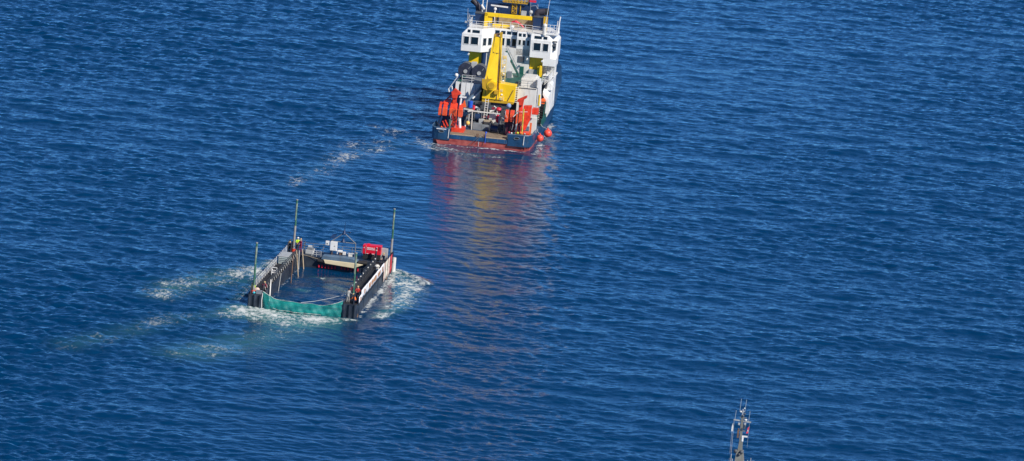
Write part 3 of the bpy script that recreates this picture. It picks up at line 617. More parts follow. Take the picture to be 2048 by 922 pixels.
MB().prism([(5.3, 2.4), (5.4, 6.1), (6.6, 6.2), (6.5, 4.0), (5.9, 2.4)], 'y', 4.9, 5.9).build('crane_side_frame', RED, cr2, .04)
box('winch_housing', RED, cr2, 6.62, 7.55, 5.9, 7.2, 4.75, 5.7, bevel=.08)
for x0, x1, z0 in ((2.82, 3.36, 3.65), (3.56, 4.2, 3.75), (4.5, 4.72, 3.45), (4.9, 5.42, 3.6)):
    box('jib_section', JIB, cr2, x0, x1, 3.3, 4.1, z0, 5.0, bevel=.06)
    MB().prism([(3.3, 4.95), (4.1, 4.95), (4.4, 5.4), (3.7, 5.45)], 'x', x0 + .03, x1 - .03).build('jib_fork', RED, cr2, .03)
MB().beam((4.15, 3.1, 4.6), (4.75, 3.1, 5.3), .12).build('hydraulic_ram', WHITE, cr2)
MB().path([(4.5, 3.2, 5.35), (5.2, 3.0, 5.45), (6.2, 3.4, 5.5)], .05).build('hydraulic_hose', LGREY, cr2)
mb = MB(); mb.box(2.9, 4.4, 4.3, 5.2, 1.5, 4.9); mb.box(4.9, 5.3, 3.4, 3.8, 2.2, 3.6); mb.build('hydraulic_pack', paint("dark_maroon", (.06, .012, .03), .5, .4, 3), cr2)  # dark maroon blocks that darken the gaps between the jib sections
MB().beam((6.95, 2.0, 2.2), (6.98, 2.0, 4.1), .28, .2).build('orange_stake', ORNG, ship)
yp = MB().tube((5.72, 2.0, 1.5), (5.72, 2.0, 6.1), .12, n=12).build('yellow_pole', paint("dirty_yellow_paint", (.62, .45, .06), .6, .3, 2.5, streak=(.3, .28, .25, .8)), ship)
box('pump_cabinet', CREAM, ship, 6.2, 7.2, 8.0, 9.4, 1.5, 3.9)
MB().tube((-5.05, .35, 1.5), (-5.1, .35, 3.7), .14, n=12).build('green_stern_pole', POLEG, ship)
# white towing frame with winch, boxes and ladder amidships
fr = MB().beam((-3.8, 6.5, 4.55), (-2.3, 6.5, 4.45), .14, .16).beam((-2.5, 6.4, 4.35), (1.8, 6.4, 4.3), .22, .16).beam((-2.35, 6.4, 1.5), (-2.42, 6.4, 4.3), .13, .13).beam((1.7, 6.6, 1.5), (1.7, 6.6, 4.3), .13).build('white_pipe_frame', CREAM, ship)
box('deck_box', GREY, ship, -2.2, -.92, 6.5, 7.6, 1.5, 2.45); box('deck_box', GREY, ship, -.9, .3, 6.9, 7.8, 1.5, 2.25)
box('deck_box', paint("tan_box", (.36, .29, .2), .6, .2, 2), ship, -.75, .45, 7.8, 8.8, 1.5, 2.85)
mb = MB()
for x in (-.95, -.5): mb.beam((x, 9.4, 2.6), (x, 10.2, 5.8), .08)
for k in range(9): mb.beam((-.95, 9.45 + .09 * k, 2.7 + .36 * k), (-.5, 9.45 + .09 * k, 2.7 + .36 * k), .07)
mb.build('deck_ladder', CREAM, ship)
MB().prism([(-.05, 3.75), (1.3, 3.75), (1.2, 2.9), (.6, 2.4), (.3, 2.9), (-.1, 2.85)], 'y', 8.9, 9.3).build('winch_guard', CREAM, ship)
wi = MB().tube((-2.3, 9.2, 3.0), (-1.3, 9.2, 3.0), .55, n=18).build('tow_winch', NAVY, ship)
for x in (-2.35, -1.3): MB().tube((x, 9.2, 3.0), (x + .1, 9.2, 3.0), .75, n=18).build('winch_flange', DGREY, wi)
wi = MB().tube((.6, 5.6, 2.2), (1.9, 5.2, 2.2), .5, n=18).build('tow_winch', NAVY, ship)
for x, y in ((.55, 5.6), (1.9, 5.2)): MB().tube((x, y, 2.2), (x + .12, y - .03, 2.2), .72, n=18).build('winch_flange', DGREY, wi)
bb_ = box('winch_control_box', NAVY, ship, 2.66, 3.8, 5.0, 6.2, 1.5, 3.25); box('name_plate', CREAM, bb_, 2.98, 3.72, 4.93, 5.0, 2.3, 2.5, bevel=0)
rs_ = random.Random(5); kinds = [CREAM, DGREY, GREY, NAVY, LGREY, BROWN, WHITE, BLUEG]
for k in range(34):     # machinery, valves and hose ends fixed round the winches: dark and pale pieces
    x = rs_.uniform(-3.6, 2.3); y = rs_.uniform(8, 11.8); z = rs_.uniform(1.5, 4.4); s = rs_.uniform(.12, .34)
    if k % 3 == 0: MB().tube((x - s, y, z), (x + s, y + rs_.uniform(-.3, .3), z + rs_.uniform(-.3, .3)), s * .5, n=10).build('pipe_fitting', kinds[k % 8], ship)
    elif k % 3 == 1: MB().box(x - s, x + s, y - s, y + s, z - s, z + s).build('valve_block', kinds[k % 8], ship, .03)
    else: MB().tube((x, y, 1.5), (x, y, z), s * .35, n=8).build('vent_pipe', kinds[k % 8], ship)
for k in range(46):
    x = rs_.uniform(-3.6, 2.6); z = rs_.uniform(1.9, 5.0); y = 11.3 - rs_.uniform(0, .5); s = rs_.uniform(.1, .3); q_ = [NAVY, BLACK, CREAM, DGREY, WHITE, BLACK, LGREY, BURG][k % 8]
    if k % 2: MB().box(x - s, x + s, y - s, y + .1, z - s * .7, z + s * .7).build('valve_block', q_, ship, .02)
    else: MB().path([(x, y, z), (x + s * 2, y - .1, z + rs_.uniform(-.4, .4)), (x + s * 3, y, z - .5)], .07, 6).build('hose_run', q_, ship)
for (x0, x1, z0, z1, yy) in ((-7.2, -3.7, 1.7, 5.2, 3.05), (2.8, 6.6, 1.9, 5.6, 3.15)):
    for k in range(16):   # hydraulic hoses slung over the red cranes
        x = rs_.uniform(x0, x1); z = rs_.uniform(z0 + .8, z1); q_ = [BLACK, BURG, BLACK, LGREY][k % 4]
        MB().path([(x, yy, z), (x + rs_.uniform(-.15, .15), yy - .12, z - .5), (x + rs_.uniform(-.35, .35), yy, z - rs_.uniform(.7, 1.2))], .045, 5).build('hydraulic_hose', q_, ship)
box('machinery_platform', DGREY, ship, -3.8, 2.4, 8.6, 12.2, 1.5, 2.4)
# starboard passage: green stairs, white column, side shelter with davit
gs = MB()
for x in (6.5, 7.3): gs.beam((x, 16.8, 1.5), (x, 20.4, 4.6), .08, .34)
gs = gs.build('side_stairs', GREEN, ship)
for k in range(10): t = (k + .5) / 10; o_ = box('stair_tread', BLACK, gs, 6.54, 7.26, 16.85 + 3.6 * t, 17.15 + 3.6 * t, 1.5 + 3.1 * t, 1.62 + 3.1 * t, bevel=0)
box('green_bulwark', GREEN, ship, 7.30, 7.42, 15, 22, 1.5, 2.6)
wc = MB().prism([(6.32, 9.0), (6.85, 9.0), (7.0, 6.9), (7.1, 4.8), (6.62, 4.6), (6.5, 6.8)], 'y', 14.2, 15.0).build('vent_column', WHITE, ship, .04)
box('column_stripe', YELL, wc, 6.75, 6.95, 14.1, 14.2, 4.9, 6.6)
ss = MB().poly([(6.6, 22.0, 6.0), (7.5, 22.0, 5.0), (7.9, 22.0, 3.0), (7.5, 22, 2.0), (7.15, 22, 2.0), (7.25, 22, 4.2), (6.6, 22, 5.4)] + [(6.6, 26.0, 6.4), (7.6, 26.0, 6.2), (7.8, 26.0, 3.2), (7.5, 26, 2.0), (7.15, 26, 2.0), (7.25, 26, 4.2), (6.6, 26, 5.6)],
    [(0,1,2,3,4,5,6), (13,12,11,10,9,8,7)] + [(i, i + 7, (i + 1) % 7 + 7, (i + 1) % 7) for i in range(7)]).build('side_shelter', WHITE, ship, .04)
MB().prism([(6.9, 5.9), (7.9, 5.9), (7.9, 6.8), (7.5, 7.3), (7.0, 7.1)], 'y', 23.5, 26).build('raft_canister', WHITE, ship, .15)
mb = MB(); railing(mb, [(6.4, 22, 7.4), (7.3, 22, 7.4), (7.5, 28, 7.4)], 1.0, .8, 3, .04); mb.path([(7.3, 22, 7.4), (7.9, 22, 6.2), (8.0, 22, 4.2)], .05); mb.path([(7.5, 25, 7.6), (8.0, 25, 6.2), (8.0, 25, 4.2)], .05); mb.build('railing', WHITE, ship)
mb = MB(); mb.tube((6.8, 21.2, 4.5), (6.8, 21.9, 4.5), .42, n=14); mb.build('orange_raft_bag', ORNG, ship)
box('shelter_fittings', DGREY, ship, 6.5, 7.5, 24, 25, 5.2, 5.6)
box('waist_platform', WHITE, ship, 6.3, 7.4, 26, 34, 2.0, 7.0)
box('fore_house', WHITE, ship, -5, 5, 38, 50, 2.5, 10)
mb = MB(); mb.tube((-7.1, 14.2, 6.2), (-5.9, 14.0, 8.2), .07, n=6); mb.ball((-6.1, 14, 8.4), .3); mb.box(-6.1, -5.6, 13.9, 14.3, 5.9, 7.4); mb.build('port_davit', WHITE, ship)
for x, y, z in ((-5.85, 27.1, 9.9), (3.3, 27.0, 10.0), (5.65, 27, 9.9)): MB().tube((x, y, z), (x, y - .3, z - .05), .14, n=10).build('floodlight', WHITE, ship)

# things that lie or hang about the ship
def at_ship(x, y, z): return SF @ Vector((x, y, z))
def thing_mesh(mb, name, mat, label, cat, fr, group=None, bevel=0, smooth=False):
    """one-mesh thing given in a vessel's coordinates; its origin is moved to its own base"""
    c = Vector((sum(v[0] for v in mb.v) / len(mb.v), sum(v[1] for v in mb.v) / len(mb.v), min(v[2] for v in mb.v)))
    mb.v = [(v[0] - c.x, v[1] - c.y, v[2] - c.z) for v in mb.v]
    o = mb.build(name, mat, None, bevel, smooth); o.matrix_world = fr @ Matrix.Translation(c)
    return tag(o, label, cat, group)
def tmesh(mb, name, mat, par, fr, off, bevel=0, smooth=False):
    mb.v = [(v[0] - off[0], v[1] - off[1], v[2] - off[2]) for v in mb.v]; return mb.build(name, mat, par, bevel, smooth)
for (x, y, r_, lb) in ((8.75, 12.2, .62, 'larger red fender ball hanging at the starboard quarter, farther from the stern'), (8.05, 7.4, .54, 'smaller red fender ball hanging low against the starboard quarter of the navy ship')):
    root = empty('fender_ball', at_ship(x, y, .6), SHIP_H, lb, 'fender', 'red fender balls at the ship\'s quarter')
    MB().ball((0, 0, r_ * .8), r_, 20, 12).build('ball', BUOY, root, smooth=True)
    MB().tube((0, 0, r_ * 1.75), (-.1, 0, r_ * 1.75 + .25), .1, n=10).build('eye', BUOY, root)
    MB().path([(-.1, 0, r_ * 1.9), (-.6 * (x - 7.3), 0, 1.4), (7.5 - x, .1, 1.8)], .035).build('lanyard', LGREY, root)
thing_mesh(MB().tube((-3.0, 8.0, 4.6), (-3.0, 8.0, 5.6), .36, n=18), 'blue_drum', BLUE, 'bright blue round drum standing beside the red port quarter crane', 'drum', SF)
thing_mesh(MB().ball((-2.95, 6.0, 2.5), .33, 14, 9), 'yellow_float', paint("yellow_float_paint", (.75, .5, .12), .5), 'round yellow float hanging below the white pipe frame', 'float', SF, smooth=True)
thing_mesh(MB().prism([(-4.1, 4.9), (-3.3, 5.0), (-3.65, 6.1)], 'y', 5.2, 5.5), 'orange_marker', ORNG, 'small orange triangular marker board beside the port quarter crane', 'marker', SF)
thing_mesh(MB().tube((-2.3, 6.6, 4.55), (-2.3, 6.6, 5.2), .2, n=10), 'red_canister', PINK, 'little red canister on the white pipe frame near the blue drum', 'canister', SF)
thing_mesh(MB().ball((1.45, 7.2, 3.4), .4, 10, 8, 1.6), 'hose_bundle', PINK, 'crumpled red and white hose bundle hung beside the winch', 'hose', SF)
thing_mesh(MB().ball((1.35, 8.2, 4.7), .45, 9, 6, .7), 'hose_bundle', PINK, 'red hose heap lying on top of the white pipe frame under the yellow crane', 'hose', SF)
thing_mesh(MB().ball((2.9, 7.5, 5.5), .38, 12, 8), 'helmet_shaped_cover', paint("blue_white_cover", (.25, .35, .55), .5, .4, 3), 'blue and white rounded cover behind the starboard jib sections', 'cover', SF, smooth=True)
for k, (x, z, s, mt_, lb) in enumerate(((3.9, 2.5, .17, PINK, 'pink crumpled bag in the starboard stern corner'), (4.25, 2.42, .15, WHITE, 'white bag next to the pink one in the stern corner'), (4.65, 2.45, .17, GREEN, 'green bag beside the foot of the yellow pole'),
        (5.15, 2.5, .2, paint("lime_bag", (.6, .62, .05), .6), 'yellow bag at the foot of the yellow pole'), (5.6, 2.55, .21, ORNG, 'orange bag just right of the yellow pole foot'), (6.2, 2.45, .15, LGREY, 'grey bag left of the orange stake'))):
    thing_mesh(MB().ball((x, 1.0 + .1 * k, z), s, 7, 5, .9), 'gear_bag', mt_, lb, 'bag', SF, 'small bags of gear in the stern corner')
box('gear_shelf', DGREY, ship, 3.6, 6.6, .8, 1.8, 1.5, 2.3)
for x0, x1, lb in ((-.35, -3.0, 'thin dark tow wire slanting left from the stern roller into the water'), (-.25, -1.6, 'thin dark tow wire running straight aft from the stern roller')):
    thing_mesh(MB().path([(x0, .1, 1.75), ((x0 + x1) / 2, -4, .75), (x1, -9.5, -.1)], .03, 5), 'tow_wire', DGREY, lb, 'tow wire', SF, 'tow wires over the stern')
thing_mesh(MB().path([(.5, .3, 2.2), (.5, -.15, 1.8), (.52, -.25, .7)], .05).ball((.5, .35, 2.25), .16), 'blue_rope', BLUE, 'short blue and white rope hanging over the middle of the transom', 'rope', SF)

# ------------------------------------------------------------------ the flooded barge
barge = empty('open_barge', BARGE_O, BARGE_H, 'black open ended barge with two side pontoons and flooded middle, towed behind the ship', 'barge')
def ponton(sgn):
    xi, xo = 5.05 * sgn, 6.85 * sgn
    o = MB().prism([(xi, .25), (xi + sgn * .15, 0), (xo - sgn * .15, 0), (xo, .25), (xo, 31.6), (xo - sgn * .3, 32.2), (xi, 32.2)], 'z', -.9, 1.62).build('pontoon', BARGEM, barge, .05)
    box('deck_plate', DECKB, o, xi + sgn * .05, xo - sgn * .05, .1, 28.3, 1.62, 1.66, bevel=0)
    for f_ in (.12, .5, .88): MB().tube((xi + (xo - xi) * f_, -.08, -.6), (xi + (xo - xi) * f_, -.08, 1.6), .17, n=12).build('fender_pipe', BARGEM, o)
    box('rubbing_strake', BLACK, o, xo, xo + sgn * .08, .6, 31.4, 1.42, 1.58)
    for y in range(2, 31, 4): box('strake_plate', BARGEM, o, xo, xo + sgn * .035, y, y + .12, -.3, 1.42)
ponton(-1); ponton(1)
beam_ = box('cross_beam', BARGEM, barge, -5.04, 5.04, 28.4, 32.1, -.9, 1.63)
for k in range(13):
    if k == 6: continue
    x = -2.35 + k * .425
    MB().tube((x, 28.28, .30), (x, 28.28, .66), .10, n=10).build('red_fender', paint("red_fender_rubber", (.6, .02, .05), .4, .2, 2), beam_)
MB().tube((-2.5, 28.1, 1.2), (-1.45, 28.1, 1.15), .27, n=14).build('black_fender', BLACK, beam_)
MB().tube((2.75, 28.1, 1.5), (3.9, 28.2, 1.45), .27, n=14).build('black_fender', BLACK, beam_)
MB().prism([(-1.75, 1.48), (-1.5, .98), (2.3, .72), (3.5, 1.30), (2.5, 1.40)], 'y', 27.75, 27.88).build('cream_apron', paint("cream_apron", (.72, .62, .40), .6, .08, 1), beam_, .05)
MB().prism([(-2.1, 1.45), (-1.9, 1.95), (2.0, 1.95), (2.75, 1.62), (2.3, 1.3), (-1.6, 1.4)], 'y', 27.9, 29.2).build('grey_walkway_box', BLUEG, beam_, .06)
# spud poles
for (x, y, z0, z1, zm) in ((-6.32, .9, -.4, 7.9, 2.6), (6.15, .9, -.4, 7.9, 2.9), (-6.15, 30.6, -.3, 8.35, 5.0), (6.62, 30.6, -.3, 8.45, 4.6)):
    po = MB().tube((x, y, z0), (x, y, zm), .15, n=12).build('spud_pole', STEEL, barge)
    MB().tube((x + .02, y, zm - .1), (x, y, z1), .125, n=12).build('pole_upper', POLEG, po); MB().tube((x, y, z1), (x, y, z1 + .12), .14, n=12).build('pole_cap', STEEL, po)
    MB().tube((x, y, z1 - 2.6), (x, y, z1 - .4), .13, n=12).build('worn_band', paint("worn_pole", (.22, .27, .21), .6, .4, 3), po)
    s_ = 1 if x > 0 else -1
    MB().prism([(y - .9, 1.62), (y + .9, 1.62), (y + .35, 2.9), (y - .35, 2.9)], 'x', x + s_ * .2, x + s_ * .28).build('pole_bracket', BARGEM, po)
    MB().tube((x, y, 1.62), (x, y, 1.95), .27, n=14).build('pole_collar', RED if x < 0 else BROWN, po)
# railings: posts are parts, wires joined
proto = {}
def rail_run(x, y0, y1, step, h, mat, flat):
    par = MB()
    for k in (.35, .7, 1.0): par.tube((x, y0, 1.64 + h * k), (x, y1, 1.64 + h * k), .022, n=6)
    par = par.build('railing', BLACK, barge); n_ = int((y1 - y0) / step)
    if mat.name not in proto:
        p0 = MB(); p0.box(-.034, .034, -.06, .06, 0, h); proto[mat.name] = p0.build('railing_post', mat, par)
        proto[mat.name].location = (x, y0, 1.64)
        r0 = 1
    else: r0 = 0
    for k in range(r0, n_ + 1): part_copy(proto[mat.name], par, (x, y0 + k * step, 1.64))
    return par
ra = rail_run(-6.72, 1.9, 29, 1.15, 1.1, WHITE, True)
rb = rail_run(-5.2, 1.5, 27.6, .82, 1.05, DGREY, True)
rl = MB().path([(0, 0, .45), (.07, .25, .05), (.04, .5, -.05)], .035, 5).build('rope_loop', CREAM, rb); rl.location = (-5.02, 1.6, 1.95)
for k in range(1, 19): part_copy(rl, rb, (-5.02, 1.6 + k * 1.36, 1.95))
fd = MB().ball((0, 0, 0), .2, 8, 6).build('rail_fender', BLACK, rb); fd.location = (-5.1, 2.2, 1.95)
for k in range(1, 15): part_copy(fd, rb, (-5.1, 2.2 + k * 1.7, 1.95))
rc = rail_run(5.2, 2.2, 27.6, 1.3, 1.05, DGREY, False)
cl_ = MB().ball((0, 0, 0), .11, 6, 5).build('rail_clamp', WHITE, rc); cl_.location = (5.15, 3.2, 2.55)
for k in range(1, 12): part_copy(cl_, rc, (5.15, 3.2 + k * 2.1, 2.55))
rail_run(6.72, 1.2, 30, 1.3, 1.2, DGREY, False)
mb = MB(); railing(mb, [(-5.0, 31.9, 1.64), (2.6, 31.9, 1.64)], 1.0, 1.3, 3, .03); mb.build('railing', GREY, barge)
mb = MB(); railing(mb, [(-3.4, 28.5, 1.64), (-2.2, 28.5, 1.64)], .75, .6, 3, .035); mb.build('railing', LGREY, barge)
mb = MB(); railing(mb, [(-6.85, 30.2, 1.64), (-6.85, 32.0, 1.64), (-4.9, 32.0, 1.64)], 1.2, .45, 4, .045); mb.build('railing', DGREY, barge)
# gantry with antenna
g = MB()
for a, b in (((-1.2, 30, 1.64), (-1.2, 30, 3.58)), ((2.0, 30, 1.64), (2.0, 30, 3.58)), ((-1.2, 30, 3.58), (2.0, 30, 3.56)), ((-1.2, 30, 3.58), (.42, 30, 4.8)), ((2.0, 30, 3.56), (.42, 30, 4.8))): g.tube(a, b, .06, n=8)
g = g.build('antenna_gantry', GREY, barge)
MB().tube((.42, 30, 4.75), (.44, 30, 6.25), .05, .03, n=8).build('antenna', NAVY, g)
MB().tube((.42, 30, 4.7), (.42, 30, 5.25), .28, .06, n=10).build('beacon', NAVY, g)
mb = MB(); mb.tube((.38, 30, 3.62), (.38, 30, 4.05), .36, .07, n=10); mb.tube((.38, 30, 4.0), (.4, 30, 4.75), .04, n=6); mb.build('hanging_lamp', NAVY, g)
MB().poly([(-1.45, 30.2, 3.9), (-.85, 30.2, 3.95), (-.6, 30.5, 4.45), (-1.15, 30.5, 4.4), (-1.45, 30.25, 3.86), (-.85, 30.25, 3.91), (-.6, 30.55, 4.41), (-1.15, 30.55, 4.36)], [(0,1,2,3),(7,6,5,4),(0,4,5,1),(1,5,6,2),(2,6,7,3),(3,7,4,0)]).build('solar_panel', NAVY, g)
mb = MB(); mb.tube((.45, 30, 4.95), (1.15, 30, 4.9), .03, n=6); mb.ball((1.15, 30, 4.95), .12); mb.tube((-.4, 30, 5.1), (.42, 30, 4.95), .03, n=6); mb.build('wind_sensor', NAVY, g)
cab = box('switch_cabinet', WHITE, barge, -1.25, -.35, 29.6, 29.95, 2.42, 3.58, bevel=.02); box('cabinet_handle', DGREY, cab, -.75, -.6, 29.57, 29.6, 3.0, 3.05, bevel=0)
c2 = box('switch_cabinet', WHITE, barge, -1.88, -1.42, 29.6, 29.9, 3.05, 3.6); box('cabinet_window', BLACK, c2, -1.76, -1.54, 29.57, 29.6, 3.2, 3.3, bevel=0)
mb = MB(); mb.tube((-1.0, 29.8, 1.64), (-1.0, 29.8, 2.42), .06); mb.build('cabinet_stand', BROWN, cab)
# deck gear standing on the barge (things of their own)
def bthing(mb, *a, **k): return thing_mesh(mb, *a, BF, **k)
root = empty('generator', BF @ Vector((4.2, 30.2, 1.63)), BARGE_H, 'bright red generator box with white lettering on the far side of the barge', 'generator')
MB().box(-1.2, 1.2, -.6, .6, .78, 1.95).build('canopy', GENRED, root, .06)
MB().box(-1.15, 1.15, -.55, .55, .1, .76).build('skid', BLACK, root, .03)
for x in (-.78,): MB().box(x - .02, x + .02, -.65, -.6, .8, 1.9).build('door_seam', LGREY, root)
MB().box(.95, 1.17, -.66, -.6, 1.5, 1.85).build('door_panel', BURG, root)
MB().box(-.7, -.35, -.2, .2, 1.95, 2.08).build('lifting_eye', GENRED, root)
mb = MB(); x = -.62      # worn white lettering, no longer readable at this distance: letter-high strokes and an underline
for gl in "HEREKULE":
    mb.box(x, x + .028, -.632, -.605, 1.5, 1.70)
    if gl in "HKU": mb.box(x + .08, x + .105, -.632, -.605, 1.5, 1.70)
    if gl in "HERS": mb.box(x + .02, x + .1, -.634, -.603, 1.585, 1.615)
    if gl in "ERS": mb.box(x + .02, x + .1, -.634, -.603, 1.67, 1.702)
    if gl in "EULS": mb.box(x + .02, x + .1, -.634, -.603, 1.498, 1.53)
    x += .128
mb.box(-.62, .42, -.63, -.605, 1.39, 1.44); mb.build('lettering', INKW, root)
mb = MB(); mb.box(-.65, -.4, -.63, -.605, .86, .9); mb.box(.05, .4, -.63, -.605, .84, .9); mb.box(-1.05, -.97, -.63, -.605, 1.55, 1.66); mb.box(.62, .72, -.63, -.605, 1.3, 1.8); mb.build('stickers', INKW, root)
root = empty('deck_winch', BF @ Vector((-3.95, 30.0, 1.63)), BARGE_H, 'grey boxy winch on the far crossbeam of the barge near its left corner', 'winch')
MB().box(-.5, .5, -.3, .35, 0, .55).build('winch_base', LGREY, root, .04); MB().box(-.35, .4, -.2, .3, .57, .85).build('winch_cover', GREY, root, .04); MB().tube((-.2, 0, .9), (.3, 0, .9), .22).build('winch_drum', LGREY, root); MB().tube((.5, .0, .1), (.6, 0, .7), .08).build('winch_lever', CREAM, root)
root = empty('pump_set', BF @ Vector((.3, 29.6, 1.95)), BARGE_H, 'white pump with small pipework on the grey walkway between cabinet and generator', 'pump')
MB().box(-.5, .1, -.2, .2, .35, .62).build('motor', WHITE, root, .05); MB().box(.15, .55, -.25, .2, .05, .45).build('pump_body', CREAM, root, .05); MB().tube((-.55, -.1, .1), (-.55, -.1, .5), .06).build('pipe', WHITE, root); MB().tube((-.75, 0, .5), (-.3, 0, .52), .06).build('pipe', WHITE, root); MB().box(-.3, .2, -.1, .2, 0, .33).build('base', BROWN, root)
bthing(MB().box(1.2, 1.7, 29.4, 29.9, 1.66, 2.15).tube((1.05, 29.5, 2.2), (1.95, 29.5, 2.3), .06).tube((1.3, 29.3, 1.9), (1.3, 29.3, 2.4), .07), 'valve_stand', CREAM, 'small cream valve stand just right of the white pump on the barge', 'valve')
bthing(MB().box(5.3, 6.2, 30.3, 31.1, 1.64, 3.2), 'grey_cabinet', LGREY, 'plain light grey cabinet right of the red generator', 'cabinet', bevel=.04)
root = empty('louvred_box', BF @ Vector((-5.95, 22.5, 1.66)), BARGE_H, 'pale grey green equipment box standing on the left pontoon walkway', 'equipment box')
MB().box(-.62, .62, -1.5, 1.5, 0, .95).build('case', paint("pale_green_grey", (.42, .48, .46), .5, .1, 1.5), root, .05)
MB().box(-.66, .66, -1.55, 1.55, .95, 1.05).build('lid', LGREY, root, .03)
for k in range(3): MB().box(-.5, .4, -1.53, -1.5, .25 + k * .22, .31 + k * .22).build('slat', DGREY, root)
root = empty('white_rack', BF @ Vector((-5.8, 13.2, 1.66)), BARGE_H, 'small white metal rack on the left pontoon nearer than the equipment box', 'rack')
mb = MB()
for x in (-.32, .32):
    mb.tube((x, 0, 0), (x, 0, 1.0), .05, n=6); mb.tube((x, .5, 0), (x, .5, .7), .05, n=6)
for z in (.3, .62, .98): mb.tube((-.32, 0, z), (.32, 0, z), .05, n=6)
mb.build('frame', WHITE, root); MB().box(-.3, .3, 0, .5, .34, .4).build('shelf', CREAM, root)
bthing(MB().ball((-6.0, 1.5, 1.95), .38, 9, 7, .8), 'tarpaulin_bundle', PINKC, 'crumpled pinkish tarpaulin bundle on the near end of the left pontoon', 'bundle')
bthing(MB().ball((-6.45, 1.9, 2.25), .22, 9, 7, 1.2), 'yellow_bag', HIVIS, 'small yellow bag beside the green pole at the near left corner', 'bag')
bthing(MB().ball((-6.15, .3, 1.8), .2, 8, 6, .8), 'turquoise_bag', paint("turquoise_bag", (.03, .45, .55), .5), 'small turquoise bag at the near left corner of the barge', 'bag')
bthing(MB().box(-5.9, -5.2, .2, .9, 1.66, 2.1), 'grey_crate', GREY, 'dark grey crate at the near end of the left pontoon', 'crate', bevel=.03)
bthing(MB().ball((5.75, 24.5, 1.95), .35, 10, 7, .7).ball((6.1, 22.8, 1.9), .3, 9, 7, .7), 'rope_heap', CREAM, 'pale heap of rope on the right pontoon walkway behind the seated workers', 'rope')
# poles and planks leaning from the rails into the flooded middle
for k, (a, b, r_, mt_, lb) in enumerate((((-5.1, 26.3, 2.6), (-4.05, 22.6, -.3), .06, WOOD, 'long tan pole leaning from the left rail far into the flooded middle'),
        ((-4.7, 28.6, 2.4), (-4.1, 27.2, -.2), .07, WOOD, 'tan pole standing steeply in the far left inner corner of the barge'),
        ((-5.0, 28.0, 2.3), (-4.75, 27.0, -.2), .05, LGREY, 'thin grey pole in the far left inner corner'),
        ((-5.05, 23.5, 2.4), (-4.2, 17.6, -.3), .05, BROWN, 'brown pole leaning from the middle of the left rail into the water'),
        ((-5.05, 14.5, 2.3), (-4.85, 11.6, -.3), .035, LGREY, 'very thin pale pole hanging down from the left rail'),
        ((-4.95, 5.5, 2.6), (-4.75, 4.3, .1), .08, CREAM, 'thick pale pole hanging upright above the green net at the left'))):
    bthing(MB().tube(a, b, r_, n=8), 'leaning_pole', mt_, lb, 'pole', group='poles leaning from the left rail into the water')
# net across the near end
def net():
    nx_, nz_ = 44, 14; mb = MB(); v = []
    for i in range(nx_ + 1):
        t = i / nx_; x = -5.0 + 10.05 * t; top = 1.06 + .92 * (2 * t - 1) ** 4 + .12 * (1 - t) + .05 * math.sin(t * 23)
        for j in range(nz_ + 1):
            s = j / nz_; z = top * (1 - s) - .7 * s
            y = .1 - .9 * math.sin(math.pi * min(1, s * .9)) * math.sin(math.pi * t) ** .6 + .09 * math.sin(t * 34 + s * 5) + .06 * math.sin(t * 71 - s * 9)
            v.append((x, y, z))
    f = [(i * (nz_ + 1) + j, (i + 1) * (nz_ + 1) + j, (i + 1) * (nz_ + 1) + j + 1, i * (nz_ + 1) + j + 1) for i in range(nx_) for j in range(nz_)]
    root = empty('green_net', BF @ Vector((0, 0, 0)), BARGE_H, 'turquoise green net hung between the pontoons across the open end of the barge', 'net')
    o = MB().poly(v, f).build('netting', NETM, root, smooth=True); s_ = o.modifiers.new("thickness", 'SOLIDIFY'); s_.thickness = .03
    MB().path([v[i * (nz_ + 1)] for i in range(nx_ + 1)], .035, 5).build('head_rope', CREAM, root)
    MB().path([(v[8][0], v[8][1], v[8][2])] + [(v[i * (nz_ + 1) + 8][0], v[i * (nz_ + 1) + 8][1] - .04, v[i * (nz_ + 1) + 8][2]) for i in range(10, 34)], .02, 5).build('seam_rope', CREAM, root)
net()
bthing(MB().path([(-5.0, .0, 1.9), (-5.05, -.05, 1.0), (-4.98, -.08, -.1)], .05, 6), 'white_rope', WHITE, 'white rope hanging down the left edge of the green net', 'rope')
bthing(MB().path([(5.0, 2.6, 2.3), (3.2, 1.8, 1.75), (1.4, 1.0, 1.35), (-.2, .2, 1.15)], .03, 6), 'net_line', LGREY, 'thin pale line from the right pontoon down to the middle of the net', 'line')
bthing(MB().path([(-4.9, 28.6, 1.75), (-2, 28.0, 1.35), (-1.6, 28.05, 1.1)], .03, 6), 'mooring_line', WOOD, 'thin tan line along the far inner wall of the barge', 'line')
